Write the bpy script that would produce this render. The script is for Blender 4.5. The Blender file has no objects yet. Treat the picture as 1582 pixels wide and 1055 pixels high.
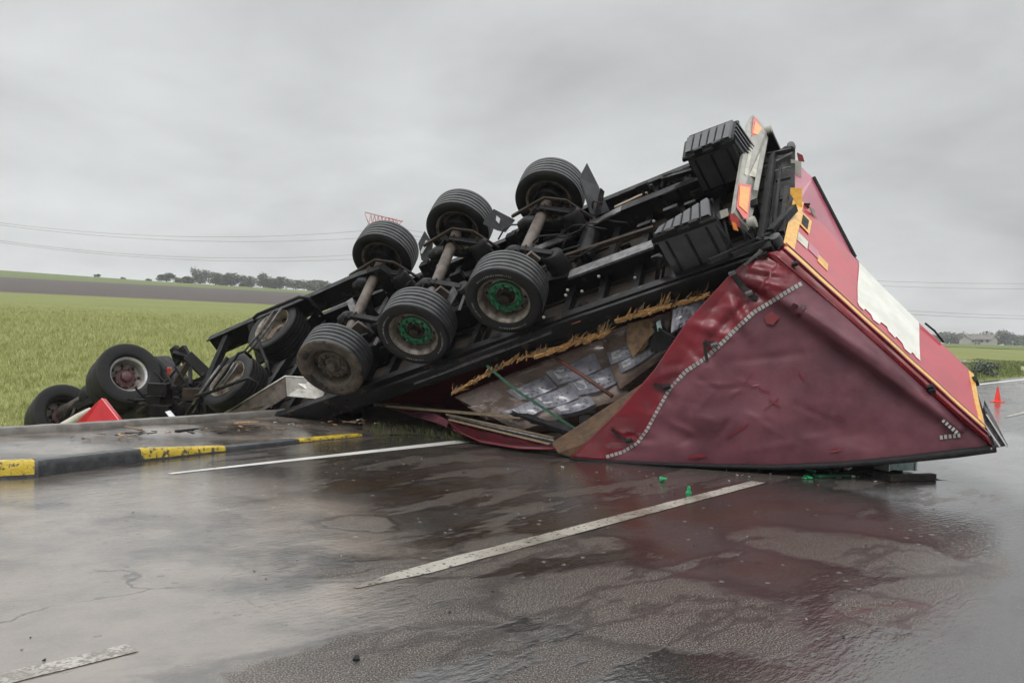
import bpy, math, random
import numpy as np
from mathutils import Vector, Matrix, noise
rnd = random.Random(7)
HAZE = True
S = bpy.context.scene
COL = S.collection

# ------------------------------------------------------------------ camera
F, CX, CY, H = 1400.0, 791.0, 527.5, 1.3
ro, pt = math.atan(.0264), 12.5/1400
h_ = Vector((math.cos(ro), math.sin(ro), 0)); u0 = Vector((math.sin(ro), -math.cos(ro), 0)); f0 = Vector((0, 0, 1))
fw = math.cos(pt)*f0 + math.sin(pt)*u0
up = math.cos(pt)*u0 - math.sin(pt)*f0
WC = Matrix((h_, fw, up))                       # camera axes (right, down, forward) -> world
CAM = Vector((0, 0, H))
cd = bpy.data.cameras.new('camera'); cam = bpy.data.objects.new('camera', cd); COL.objects.link(cam)
cd.sensor_width = 36; cd.lens = 36*F/1582; cd.clip_start = .05; cd.clip_end = 6000
flip = Matrix(((1, 0, 0), (0, -1, 0), (0, 0, -1)))
cam.matrix_world = Matrix.Translation(CAM) @ (WC @ flip).to_4x4()
S.camera = cam
S.view_settings.view_transform = 'Standard'; S.view_settings.look = 'None'
S.view_settings.exposure = 0.0; S.view_settings.gamma = 1
S.cycles.max_bounces = 6; S.cycles.volume_bounces = 0; S.cycles.diffuse_bounces = 3

# ------------------------------------------------------------------ world: overcast sky
SUN_EL, SUN_RO = math.radians(52), math.radians(200)
w = bpy.data.worlds.new('World'); S.world = w; w.use_nodes = True
nt = w.node_tree; N = nt.nodes; LK = nt.links
bg = N['Background']; bg.inputs[1].default_value = 0.1
sky = N.new('ShaderNodeTexSky'); sky.sky_type = 'NISHITA'; sky.sun_disc = False
sky.sun_elevation = SUN_EL; sky.sun_rotation = SUN_RO; sky.air_density = 1; sky.dust_density = 4
tc = N.new('ShaderNodeTexCoord'); sp = N.new('ShaderNodeSeparateXYZ'); LK.new(tc.outputs['Generated'], sp.inputs[0])
def wm(op, a, b=None, c=None, clamp=False):
    n = N.new('ShaderNodeMath'); n.operation = op; n.use_clamp = clamp
    for i, v in enumerate((a, b, c)):
        if v is None: continue
        if isinstance(v, (int, float)): n.inputs[i].default_value = v
        else: LK.new(v, n.inputs[i])
    return n.outputs[0]
zz = wm('MAXIMUM', sp.outputs[2], 0.0)
den = wm('ADD', zz, .3)
cx_ = wm('DIVIDE', sp.outputs[0], den); cy_ = wm('DIVIDE', sp.outputs[1], den)
cmb = N.new('ShaderNodeCombineXYZ'); LK.new(cx_, cmb.inputs[0]); LK.new(cy_, cmb.inputs[1])
def wnoise(scale, det, rough, off, dist=0.0):
    mp = N.new('ShaderNodeMapping'); mp.inputs['Location'].default_value = off; LK.new(cmb.outputs[0], mp.inputs[0])
    n = N.new('ShaderNodeTexNoise'); n.inputs['Scale'].default_value = scale; n.inputs['Detail'].default_value = det
    n.inputs['Roughness'].default_value = rough; n.inputs['Distortion'].default_value = dist
    LK.new(mp.outputs[0], n.inputs['Vector']); return n.outputs[0]
n1 = wnoise(1.5, 5, .5, (3.1, 1.7, .4), .4); n2 = wnoise(5., 6, .55, (9.3, 4.4, 2.0), .2)
cl = wm('ADD', wm('MULTIPLY', wm('SUBTRACT', n1, .5), .52), wm('MULTIPLY', wm('SUBTRACT', n2, .5), .16))
base = wm('ADD', cl, wm('MULTIPLY', zz, -.25))
base = wm('ADD', base, .675)
def blob(az_px, el_px, rad, amt):                # a soft bright or dark bank of cloud in one direction of the sky
    d = (WC @ Vector(((az_px-CX)/F, (el_px-CY)/F, 1))).normalized()
    dt = N.new('ShaderNodeVectorMath'); dt.operation = 'DOT_PRODUCT'; LK.new(tc.outputs['Generated'], dt.inputs[0]); dt.inputs[1].default_value = d
    ds = wm('SUBTRACT', 1.0, dt.outputs['Value']); e = wm('MULTIPLY', ds, -1/(rad*rad))
    return wm('MULTIPLY', wm('POWER', 2.718, e), amt)
for a in ((60, 260, .15, .13), (360, 70, .2, -.17), (670, 250, .10, .07), (1000, 40, .2, .03), (1450, 150, .2, -.03), (700, 420, .3, .04), (230, 210, .10, .06), (60, -80, .16, .06), (300, 330, .14, .05)):
    base = wm('ADD', base, blob(*a))
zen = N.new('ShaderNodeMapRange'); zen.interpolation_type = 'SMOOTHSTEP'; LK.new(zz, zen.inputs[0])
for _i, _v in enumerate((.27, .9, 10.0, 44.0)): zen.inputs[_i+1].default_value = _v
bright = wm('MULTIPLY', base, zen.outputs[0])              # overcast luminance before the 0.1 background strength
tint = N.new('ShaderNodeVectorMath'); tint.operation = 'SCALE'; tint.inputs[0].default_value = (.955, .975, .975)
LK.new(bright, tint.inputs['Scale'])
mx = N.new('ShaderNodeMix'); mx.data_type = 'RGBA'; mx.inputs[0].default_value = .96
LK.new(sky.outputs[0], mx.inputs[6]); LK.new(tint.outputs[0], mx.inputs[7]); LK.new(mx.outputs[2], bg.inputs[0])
sd = bpy.data.lights.new('sun', 'SUN'); sd.energy = 1.3; sd.angle = math.radians(25); sd.color = (1, .97, .93)
so = bpy.data.objects.new('sun', sd); COL.objects.link(so)
so.rotation_euler = (math.radians(90)-SUN_EL, 0, math.radians(180)-SUN_RO+math.radians(0))

# ------------------------------------------------------------------ measuring helpers
def ray(u, v): return WC @ Vector(((u-CX)/F, (v-CY)/F, 1))
def G(u, v, z=0.0):
    d = ray(u, v); return CAM + d*((z-H)/d.z)
def D(u, v, dep): return CAM + ray(u, v)*dep
R = Matrix(((0.8236895468802847, 0.2049370199276923, -0.5287119709476114), (-0.47540693316521343, 0.7577993418208314, -0.4469098403865832), (0.3090692127317075, 0.6194683005603044, 0.7216198766264211)))
T = Vector((0.5024926300784927, 11.269970386430519, 2.0048660707165236))
RT = R.transposed()
def lp(u, v, ax, val):                           # point of the trailer frame's plane (axis = value), trailer coordinates
    o = RT @ (CAM-T); d = RT @ ray(u, v); return o + d*((val-o[ax])/d[ax])
def tl(p): return RT @ (Vector(p)-T)             # world -> trailer coordinates
def tw(p): return R @ Vector(p) + T
def LD(u, v, dep): return tl(D(u, v, dep))
ND, TD = Vector((.772, -.635)), Vector((.635, .772))
def sdist(x, y): return x*.772 - y*.635 + 7.24   # across the road; 0 = white edge line, + = carriageway
def sm(a, b, x):
    t = min(1, max(0, (x-a)/(b-a))); return t*t*(3-2*t)
def interp(x, xs, ys): return float(np.interp(x, xs, ys))

# ------------------------------------------------------------------ mesh helpers
class MB:
    def __init__(s): s.v = []; s.f = []; s.m = []
    def add(s, vs, fs, mi=0):
        b = len(s.v); s.v += [tuple(v) for v in vs]; s.f += [tuple(b+i for i in f) for f in fs]; s.m += [mi]*len(fs); return s
    def box(s, a, b, mi=0):
        (x0, y0, z0), (x1, y1, z1) = a, b
        vs = [(x, y, z) for x in (x0, x1) for y in (y0, y1) for z in (z0, z1)]
        return s.add(vs, [(0, 1, 3, 2), (4, 6, 7, 5), (0, 4, 5, 1), (2, 3, 7, 6), (0, 2, 6, 4), (1, 5, 7, 3)], mi)
    def bar(s, p, q, w=.05, h=None, upv=(0, 0, 1), mi=0, w2=None):
        p = Vector(p); q = Vector(q); h = h or w; d = (q-p).normalized(); a = d.cross(Vector(upv))
        if a.length < 1e-3: a = d.cross(Vector((1, 0, 0)))
        a.normalize(); b = a.cross(d).normalized(); k = (w2 or w)/w
        vs = []
        for c, kk in ((p, 1), (q, k)):
            for i, j in ((-1, -1), (1, -1), (1, 1), (-1, 1)): vs.append(c + a*i*w/2*kk + b*j*h/2*kk)
        return s.add(vs, [(0, 3, 2, 1), (4, 5, 6, 7), (0, 1, 5, 4), (1, 2, 6, 5), (2, 3, 7, 6), (3, 0, 4, 7)], mi)
    def tube(s, pts, r, n=8, mi=0, cap=True):
        pts = [Vector(p) for p in pts]; rs = r if isinstance(r, (list, tuple)) else [r]*len(pts)
        vs = []; prev = None
        for i, p in enumerate(pts):
            d = (pts[min(i+1, len(pts)-1)] - pts[max(i-1, 0)]).normalized()
            a = (prev - d*prev.dot(d)) if prev else d.cross(Vector((0, 0, 1)))
            if a.length < 1e-3: a = d.cross(Vector((1, 0, 0)))
            a.normalize(); prev = a; b = d.cross(a)
            for k in range(n):
                t = 2*math.pi*k/n; vs.append(p + (a*math.cos(t)+b*math.sin(t))*rs[i])
        fs = [(i*n+k, i*n+(k+1) % n, (i+1)*n+(k+1) % n, (i+1)*n+k) for i in range(len(pts)-1) for k in range(n)]
        if cap: fs += [tuple(range(n-1, -1, -1)), tuple((len(pts)-1)*n+k for k in range(n))]
        return s.add(vs, fs, mi)
    def lathe(s, prof, n=48, axis='y', c=(0, 0, 0), mi=0):
        c = Vector(c); vs = []
        for r, t in prof:
            for k in range(n):
                a = 2*math.pi*k/n; x, y = r*math.cos(a), r*math.sin(a)
                vs.append(c + Vector((x, t, y) if axis == 'y' else ((x, y, t) if axis == 'z' else (t, x, y))))
        fs = [(i*n+k, i*n+(k+1) % n, (i+1)*n+(k+1) % n, (i+1)*n+k) for i in range(len(prof)-1) for k in range(n)]
        return s.add(vs, fs, mi)
    def slab(s, pts, th, mi=0):                  # a plate: outline pts, thickness vector th
        pts = [Vector(p) for p in pts]; th = Vector(th); n = len(pts)
        vs = pts + [p+th for p in pts]
        return s.add(vs, [tuple(range(n)), tuple(range(2*n-1, n-1, -1))] + [(i, i+n, (i+1) % n+n, (i+1) % n) for i in range(n)], mi)
    def sheet(s, grid, th=None, mi=0, mf=None):  # grid[row][col] of points; thin closed sheet if th
        rws, cls = len(grid), len(grid[0]); vs = [p for r in grid for p in r]
        fs = [(i*cls+j, i*cls+j+1, (i+1)*cls+j+1, (i+1)*cls+j) for i in range(rws-1) for j in range(cls-1)]
        b = len(s.v); s.v += [tuple(v) for v in vs]; s.f += [tuple(b+i for i in f) for f in fs]
        s.m += [mf(i, j) if mf else mi for i in range(rws-1) for j in range(cls-1)]
        return s
    def build(s, name, mats, parent=None, smooth=None, solid=None, bevel=None):
        me = bpy.data.meshes.new(name); me.from_pydata(s.v, [], s.f)
        mats = mats if isinstance(mats, (list, tuple)) else [mats]
        for m in mats: me.materials.append(m)
        if any(s.m): me.polygons.foreach_set('material_index', s.m)
        o = bpy.data.objects.new(name, me); COL.objects.link(o)
        if parent is not None: o.parent = parent
        if smooth:
            me.polygons.foreach_set('use_smooth', [True]*len(s.f)); 
            if smooth is not True: me.set_sharp_from_angle(angle=math.radians(smooth))
        me.update()
        if solid:
            md = o.modifiers.new('solid', 'SOLIDIFY'); md.thickness = solid; md.offset = 0
        if bevel:
            md = o.modifiers.new('bevel', 'BEVEL'); md.width = bevel; md.segments = 2; md.limit_method = 'ANGLE'
        return o
def tag(o, label=None, cat=None, group=None, kind=None):
    if label: o['label'] = label
    if cat: o['category'] = cat
    if group: o['group'] = group
    if kind: o['kind'] = kind
    return o
def empty(name, loc=(0, 0, 0), rz=0):
    o = bpy.data.objects.new(name, None); COL.objects.link(o); o.location = loc; o.rotation_euler = (0, 0, rz); o.empty_display_size = .2; return o
def copy_tree(o, parent=None):
    c = o.copy(); COL.objects.link(c); c.parent = parent
    for ch in [x for x in bpy.data.objects if x.parent == o]: copy_tree(ch, c)
    return c

# ------------------------------------------------------------------ materials
def mat(name, c1, c2=None, rough=.5, metal=0., ns=4., det=5., bump=0., bs=40., r2=None, coat=0., lo=.4, hi=.65, c3=None, c3s=9., c3lo=.62, stretch=None, spec=.5):
    m = bpy.data.materials.new(name); m.use_nodes = True; t = m.node_tree; b = t.nodes['Principled BSDF']
    b.inputs['Roughness'].default_value = rough; b.inputs['Metallic'].default_value = metal
    b.inputs['Coat Weight'].default_value = coat; b.inputs['Coat Roughness'].default_value = .08; b.inputs['Specular IOR Level'].default_value = spec
    b.inputs['Base Color'].default_value = (*c1, 1)
    tc = t.nodes.new('ShaderNodeTexCoord'); mp = t.nodes.new('ShaderNodeMapping'); t.links.new(tc.outputs['Object'], mp.inputs[0])
    if stretch: mp.inputs['Scale'].default_value = stretch
    def nz(sc, dt, off=0):
        n = t.nodes.new('ShaderNodeTexNoise'); n.inputs['Scale'].default_value = sc; n.inputs['Detail'].default_value = dt; n.inputs['Roughness'].default_value = .6
        n.noise_dimensions = '4D'; n.inputs['W'].default_value = off; t.links.new(mp.outputs[0], n.inputs['Vector']); return n.outputs[0]
    def rmp(o, a, b_):
        r = t.nodes.new('ShaderNodeMapRange'); r.inputs[1].default_value = a; r.inputs[2].default_value = b_; r.interpolation_type = 'SMOOTHSTEP'; t.links.new(o, r.inputs[0]); return r.outputs[0]
    if c2 is not None:
        f = rmp(nz(ns, det), lo, hi); x = t.nodes.new('ShaderNodeMix'); x.data_type = 'RGBA'
        x.inputs[6].default_value = (*c1, 1); x.inputs[7].default_value = (*c2, 1); t.links.new(f, x.inputs[0]); out = x.outputs[2]
        if c3 is not None:
            g = rmp(nz(c3s, 6, 3.3), c3lo, c3lo+.1); y = t.nodes.new('ShaderNodeMix'); y.data_type = 'RGBA'
            t.links.new(out, y.inputs[6]); y.inputs[7].default_value = (*c3, 1); t.links.new(g, y.inputs[0]); out = y.outputs[2]
        t.links.new(out, b.inputs['Base Color'])
        if r2 is not None:
            r = t.nodes.new('ShaderNodeMapRange'); r.inputs[3].default_value = rough; r.inputs[4].default_value = r2; t.links.new(f, r.inputs[0]); t.links.new(r.outputs[0], b.inputs['Roughness'])
    if bump:
        bn = t.nodes.new('ShaderNodeBump'); bn.inputs['Strength'].default_value = bump; bn.inputs['Distance'].default_value = .02
        t.links.new(nz(bs, 4, 7.7), bn.inputs['Height']); t.links.new(bn.outputs[0], b.inputs['Normal'])
    return m
M = {}
M['tyre'] = mat('tyre_rubber', (.009, .009, .010), (.017, .016, .015), rough=.4, r2=.55, ns=5, bump=.15, bs=60, spec=.22)
M['tyre_mud'] = mat('muddy_tyre_rubber', (.05, .042, .035), (.12, .095, .072), rough=.55, ns=7, lo=.35, bump=.3, bs=40, c3=(.02, .02, .02), c3s=5, c3lo=.52, spec=.22)
M['tread'] = mat('skylit_tread_rubber', (.026, .027, .030), (.05, .05, .052), rough=.4, ns=9, bump=.2, bs=90)  # paler than the sidewall: skylight on the tread put into its colour
M['letter'] = mat('tyre_lettering_white', (.32, .32, .32), (.12, .12, .12), ns=14, rough=.6)
M['rim'] = mat('rim_dirty_steel', (.27, .235, .20), (.10, .08, .062), rough=.42, metal=.3, ns=12, bump=.15, c3=(.30, .27, .24), c3s=20, c3lo=.6)
M['rimdark'] = mat('rim_dark', (.014, .011, .009), (.035, .025, .018), rough=.6, ns=18, spec=.22)
M['green'] = mat('green_plastic_ring', (.005, .16, .055), (.008, .07, .03), rough=.4, ns=26, c3=(.01, .03, .015), c3s=18, c3lo=.56)
M['mudrim'] = mat('mud_caked_rim', (.10, .08, .06), (.05, .045, .035), rough=.7, ns=14, bump=.5, bs=50)
M['black'] = mat('chassis_black_paint', (.0045, .0045, .006), (.009, .0085, .0085), rough=.36, r2=.6, ns=6, bump=.25, bs=22, c3=(.045, .033, .025), c3s=9, c3lo=.57, spec=.22)
M['blackp'] = mat('black_ribbed_plastic', (.03, .031, .036), (.045, .047, .053), rough=.36, ns=8, bump=.08, bs=60)
M['greybar'] = mat('worn_and_lit_grey_steel', (.16, .155, .16), (.08, .078, .08), rough=.38, metal=.25, ns=14, stretch=(1, 1, 1), c3=(.05, .04, .035), c3s=16, c3lo=.6)
M['brown'] = mat('rusty_axle_tube', (.12, .098, .085), (.06, .045, .036), rough=.5, ns=9, bump=.2, bs=30)
M['rust'] = mat('rusty_bracket', (.04, .027, .018), (.02, .014, .011), rough=.65, ns=14, bump=.3, bs=40, spec=.22)
M['plank'] = mat('dark_floor_planks', (.022, .019, .017), (.045, .035, .027), rough=.6, ns=5, stretch=(1, 9, 9), bump=.3, bs=30, spec=.22)
M['wood'] = mat('fresh_splintered_wood', (.42, .22, .07), (.20, .09, .028), rough=.6, ns=16, stretch=(1, 6, 6), bump=.5, bs=50, c3=(.70, .50, .24), c3s=20, c3lo=.52)
M['board'] = mat('weathered_wooden_board', (.095, .047, .018), (.05, .026, .011), rough=.5, ns=7, stretch=(.6, 3, 1.6), bump=.35, bs=22, c3=(.035, .022, .013), c3s=13, c3lo=.66)
M['pale_wood'] = mat('pale_wet_lath', (.26, .20, .13), (.14, .10, .065), rough=.55, ns=10, stretch=(1, 6, 6), bump=.3)
M['tarp'] = mat('maroon_tarpaulin', (.150, .050, .066), (.078, .024, .034), rough=.42, r2=.54, ns=2.0, det=9, lo=.32, hi=.68, bump=.12, bs=55, c3=(.13, .018, .030), c3s=2.3, c3lo=.66, spec=.32)
M['tarpred'] = mat('red_tarpaulin_clean', (.17, .008, .017), (.11, .010, .018), rough=.34, ns=3, bump=.22, bs=6, c3=(.12, .03, .04), c3s=4, c3lo=.56)
M['reddark'] = mat('deep_red_post_paint', (.17, .003, .008), (.10, .003, .007), rough=.25, ns=3, coat=.5, c3=(.02, .01, .01), c3s=12, c3lo=.7)
M['door'] = mat('red_door_paint', (.43, .018, .036), (.36, .014, .030), rough=.3, ns=2.5, coat=.45, bump=.04, bs=3, c3=(.22, .02, .035), c3s=5, c3lo=.7)
M['doorpale'] = mat('pale_red_door_paint', (.44, .12, .17), (.38, .08, .13), rough=.3, ns=3, coat=.4)
M['white'] = mat('white_door_lettering', (.72, .72, .66), (.62, .62, .56), rough=.35, ns=4, coat=.3)
M['yellow'] = mat('yellow_contour_tape', (.72, .40, .06), (.60, .29, .04), rough=.3, ns=18, coat=.3)
M['orange'] = mat('orange_marker_reflector', (.85, .34, .02), (.75, .24, .015), rough=.25, ns=9, coat=.5)
M['redref'] = mat('red_marker_reflector', (.65, .05, .04), (.5, .03, .03), rough=.25, ns=9, coat=.5)
M['redlens'] = mat('red_lamp_lens', (.35, .02, .015), (.2, .012, .01), rough=.15, ns=12, coat=.8)
M['amber'] = mat('amber_lamp_lens', (.7, .2, .01), (.5, .12, .01), rough=.15, ns=12, coat=.8)
M['greyplate'] = mat('dull_grey_plate', (.33, .32, .29), (.24, .235, .21), rough=.4, ns=6)
M['tape'] = mat('silver_reflective_tape', (.38, .38, .37), (.24, .24, .235), rough=.4, ns=10)
M['strap'] = mat('black_webbing', (.012, .012, .014), (.02, .02, .02), rough=.7, ns=20, spec=.22)
M['gstrap'] = mat('green_webbing', (.004, .07, .032), (.004, .035, .018), rough=.6, ns=20)
M['rstrap'] = mat('rusty_red_pole', (.12, .035, .025), (.06, .025, .018), rough=.6, ns=12)
M['film'] = mat('film_wrapped_cardboard', (.24, .17, .14), (.16, .12, .105), rough=.22, r2=.4, ns=4, det=6, bump=.45, bs=13, coat=.55, c3=(.38, .35, .34), c3s=6, c3lo=.58, stretch=(1, 1.0, 2.0))  # pale patches paint white highlights into the film colour
M['label'] = mat('pale_printed_pack_wrap', (.36, .36, .41), (.24, .24, .29), rough=.25, ns=8, coat=.4, bump=.15, bs=18)
M['print'] = mat('grey_print', (.10, .10, .12), (.16, .16, .18), rough=.5, ns=20)
M['paper'] = mat('white_paper_label', (.62, .62, .64), (.5, .5, .53), rough=.4, ns=9, coat=.3)
M['alu'] = mat('scratched_aluminium', (.52, .51, .48), (.38, .36, .33), rough=.38, metal=.55, ns=9, bump=.3, bs=20, c3=(.16, .13, .10), c3s=24, c3lo=.6)
M['alurim'] = mat('polished_rim', (.80, .80, .82), (.6, .6, .62), rough=.28, metal=.6, ns=10)
M['hubred'] = mat('red_brown_hub', (.11, .035, .035), (.05, .03, .03), rough=.5, ns=20)
M['fairing'] = mat('bright_red_fairing', (.52, .008, .014), (.44, .006, .012), rough=.3, ns=3, coat=.5)
M['cream'] = mat('cream_painted_panel', (.55, .53, .45), (.38, .36, .30), rough=.4, ns=7)
M['cone'] = mat('orange_red_cone_plastic', (.85, .04, .02), (.7, .03, .02), rough=.4, ns=9)
M['conew'] = mat('cone_collar', (.8, .25, .2), (.7, .2, .16), rough=.4, ns=9)
M['greencap'] = mat('bright_green_plastic', (.0, .30, .10), (.0, .22, .08), rough=.3, ns=10, coat=.4)
M['glassy'] = mat('pale_plastic_crate', (.26, .36, .35), (.15, .24, .24), rough=.2, ns=12, coat=.6)
M['kerb'] = mat('wet_black_kerb_paint', (.035, .037, .04), (.07, .072, .074), rough=.3, ns=9, bump=.35, bs=60, c3=(.13, .12, .11), c3s=14, c3lo=.66)
M['kerby'] = mat('chipped_yellow_kerb_paint', (.60, .43, .035), (.46, .32, .02), rough=.38, ns=6, bump=.6, bs=70, c3=(.07, .065, .05), c3s=22, c3lo=.515)
M['kerbg'] = mat('wet_grey_concrete_kerb', (.19, .175, .16), (.12, .11, .10), rough=.4, ns=8, bump=.4, bs=60)
M['leafdeb'] = mat('wet_litter', (.20, .12, .06), (.10, .06, .035), rough=.6, ns=14)
M['pylon'] = mat('red_white_pylon_paint', (.50, .10, .11), (.55, .28, .28), rough=.6, ns=.35, lo=.45, hi=.5)
M['wire'] = mat('power_cable_grey', (.26, .26, .27), rough=.6)
M['bark'] = mat('bark', (.06, .05, .04), (.09, .075, .06), rough=.9, ns=3)
M['leafa'] = mat('hazed_mid_green_foliage', (.10, .12, .085), (.13, .15, .105), rough=.8, ns=.6)  # leaf colour paled to paint in distance haze
M['leafb'] = mat('hazed_dark_green_foliage', (.085, .103, .075), (.11, .13, .09), rough=.8, ns=.6)  # haze paled into this green too, the near bush shares it
M['wall'] = mat('pale_house_render', (.40, .38, .35), (.34, .32, .30), rough=.8, ns=.5)
M['roof'] = mat('grey_brown_roof_tiles', (.17, .15, .14), (.12, .11, .10), rough=.8, ns=1)
M['pane'] = mat('house_window_glass', (.04, .05, .06), (.06, .07, .08), rough=.15, ns=1)
M['postc'] = mat('pale_yellow_post_paint', (.62, .6, .38), (.5, .48, .3), rough=.6, ns=8)
M['polec'] = mat('grey_concrete_pole', (.34, .34, .33), (.26, .26, .25), rough=.8, ns=3)

def nodes_of(m):
    t = m.node_tree; return t, t.nodes, t.links
def field_mat(name, a, b, c, near_s=1.3, rows=None):
    m = bpy.data.materials.new(name); m.use_nodes = True; t, n, l = nodes_of(m); bs = n['Principled BSDF']; bs.inputs['Roughness'].default_value = .85; bs.inputs['Specular IOR Level'].default_value = .15
    tc = n.new('ShaderNodeTexCoord')
    def nz(sc, det, st=(1, 1, 1), rot=0.0):
        mp = n.new('ShaderNodeMapping'); mp.inputs['Scale'].default_value = st; mp.inputs['Rotation'].default_value = (0, 0, rot); l.new(tc.outputs['Object'], mp.inputs[0])
        q = n.new('ShaderNodeTexNoise'); q.inputs['Scale'].default_value = sc; q.inputs['Detail'].default_value = det; q.inputs['Roughness'].default_value = .65; l.new(mp.outputs[0], q.inputs['Vector']); return q.outputs[0]
    def mr(o, x, y):
        r = n.new('ShaderNodeMapRange'); r.inputs[1].default_value = x; r.inputs[2].default_value = y; l.new(o, r.inputs[0]); return r.outputs[0]
    def mixc(f, A, B):
        x = n.new('ShaderNodeMix'); x.data_type = 'RGBA'; l.new(f, x.inputs[0])
        for i, V in ((6, A), (7, B)):
            if isinstance(V, tuple): x.inputs[i].default_value = (*V, 1)
            else: l.new(V, x.inputs[i])
        return x.outputs[2]
    k = mixc(mr(nz(.05, 6, (1, 2.2, 1)), .38, .62), a, b)
    k = mixc(mr(nz(.55, 5, (1, 3, 1)), .46, .72), k, c)
    k2 = mixc(mr(nz(near_s*4, 4), .35, .75), k, tuple(v*.62 for v in a))
    l.new(k2, bs.inputs['Base Color'])
    bn = n.new('ShaderNodeBump'); bn.inputs['Strength'].default_value = .6; bn.inputs['Distance'].default_value = .15; l.new(nz(near_s*3, 5), bn.inputs['Height']); l.new(bn.outputs[0], bs.inputs['Normal'])
    return m
M['crop'] = field_mat('green_crop', (.225, .24, .078), (.175, .20, .064), (.26, .262, .105))
M['plough'] = field_mat('ploughed_soil', (.105, .088, .08), (.082, .068, .064), (.12, .10, .09), near_s=.8)
M['far'] = field_mat('far_meadow', (.15, .19, .06), (.12, .16, .055), (.17, .20, .08))
M['grass'] = mat('grass_blades', (.33, .345, .125), (.41, .42, .18), rough=.7, ns=.8, lo=.35, hi=.65, c3=(.22, .255, .075), c3s=1.7, c3lo=.55, spec=.2)
M['verge'] = mat('verge_grass_blades', (.13, .165, .05), (.18, .21, .075), rough=.7, ns=.9, spec=.2)
M['weed'] = mat('wet_weeds', (.06, .085, .022), (.10, .11, .04), rough=.7, ns=3, spec=.2)
M['maroondark'] = mat('soaked_dark_tarpaulin', (.055, .007, .012), (.035, .008, .010), rough=.3, ns=6, bump=.2, bs=20)
M['soil'] = mat('wet_dark_earth', (.05, .042, .033), (.085, .068, .05), rough=.5, ns=6, bump=.8, bs=30, c3=(.10, .12, .04), c3s=16, c3lo=.6)
M['track'] = mat('pale_dirt_track', (.38, .34, .29), (.28, .25, .21), rough=.9, ns=.6)

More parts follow.
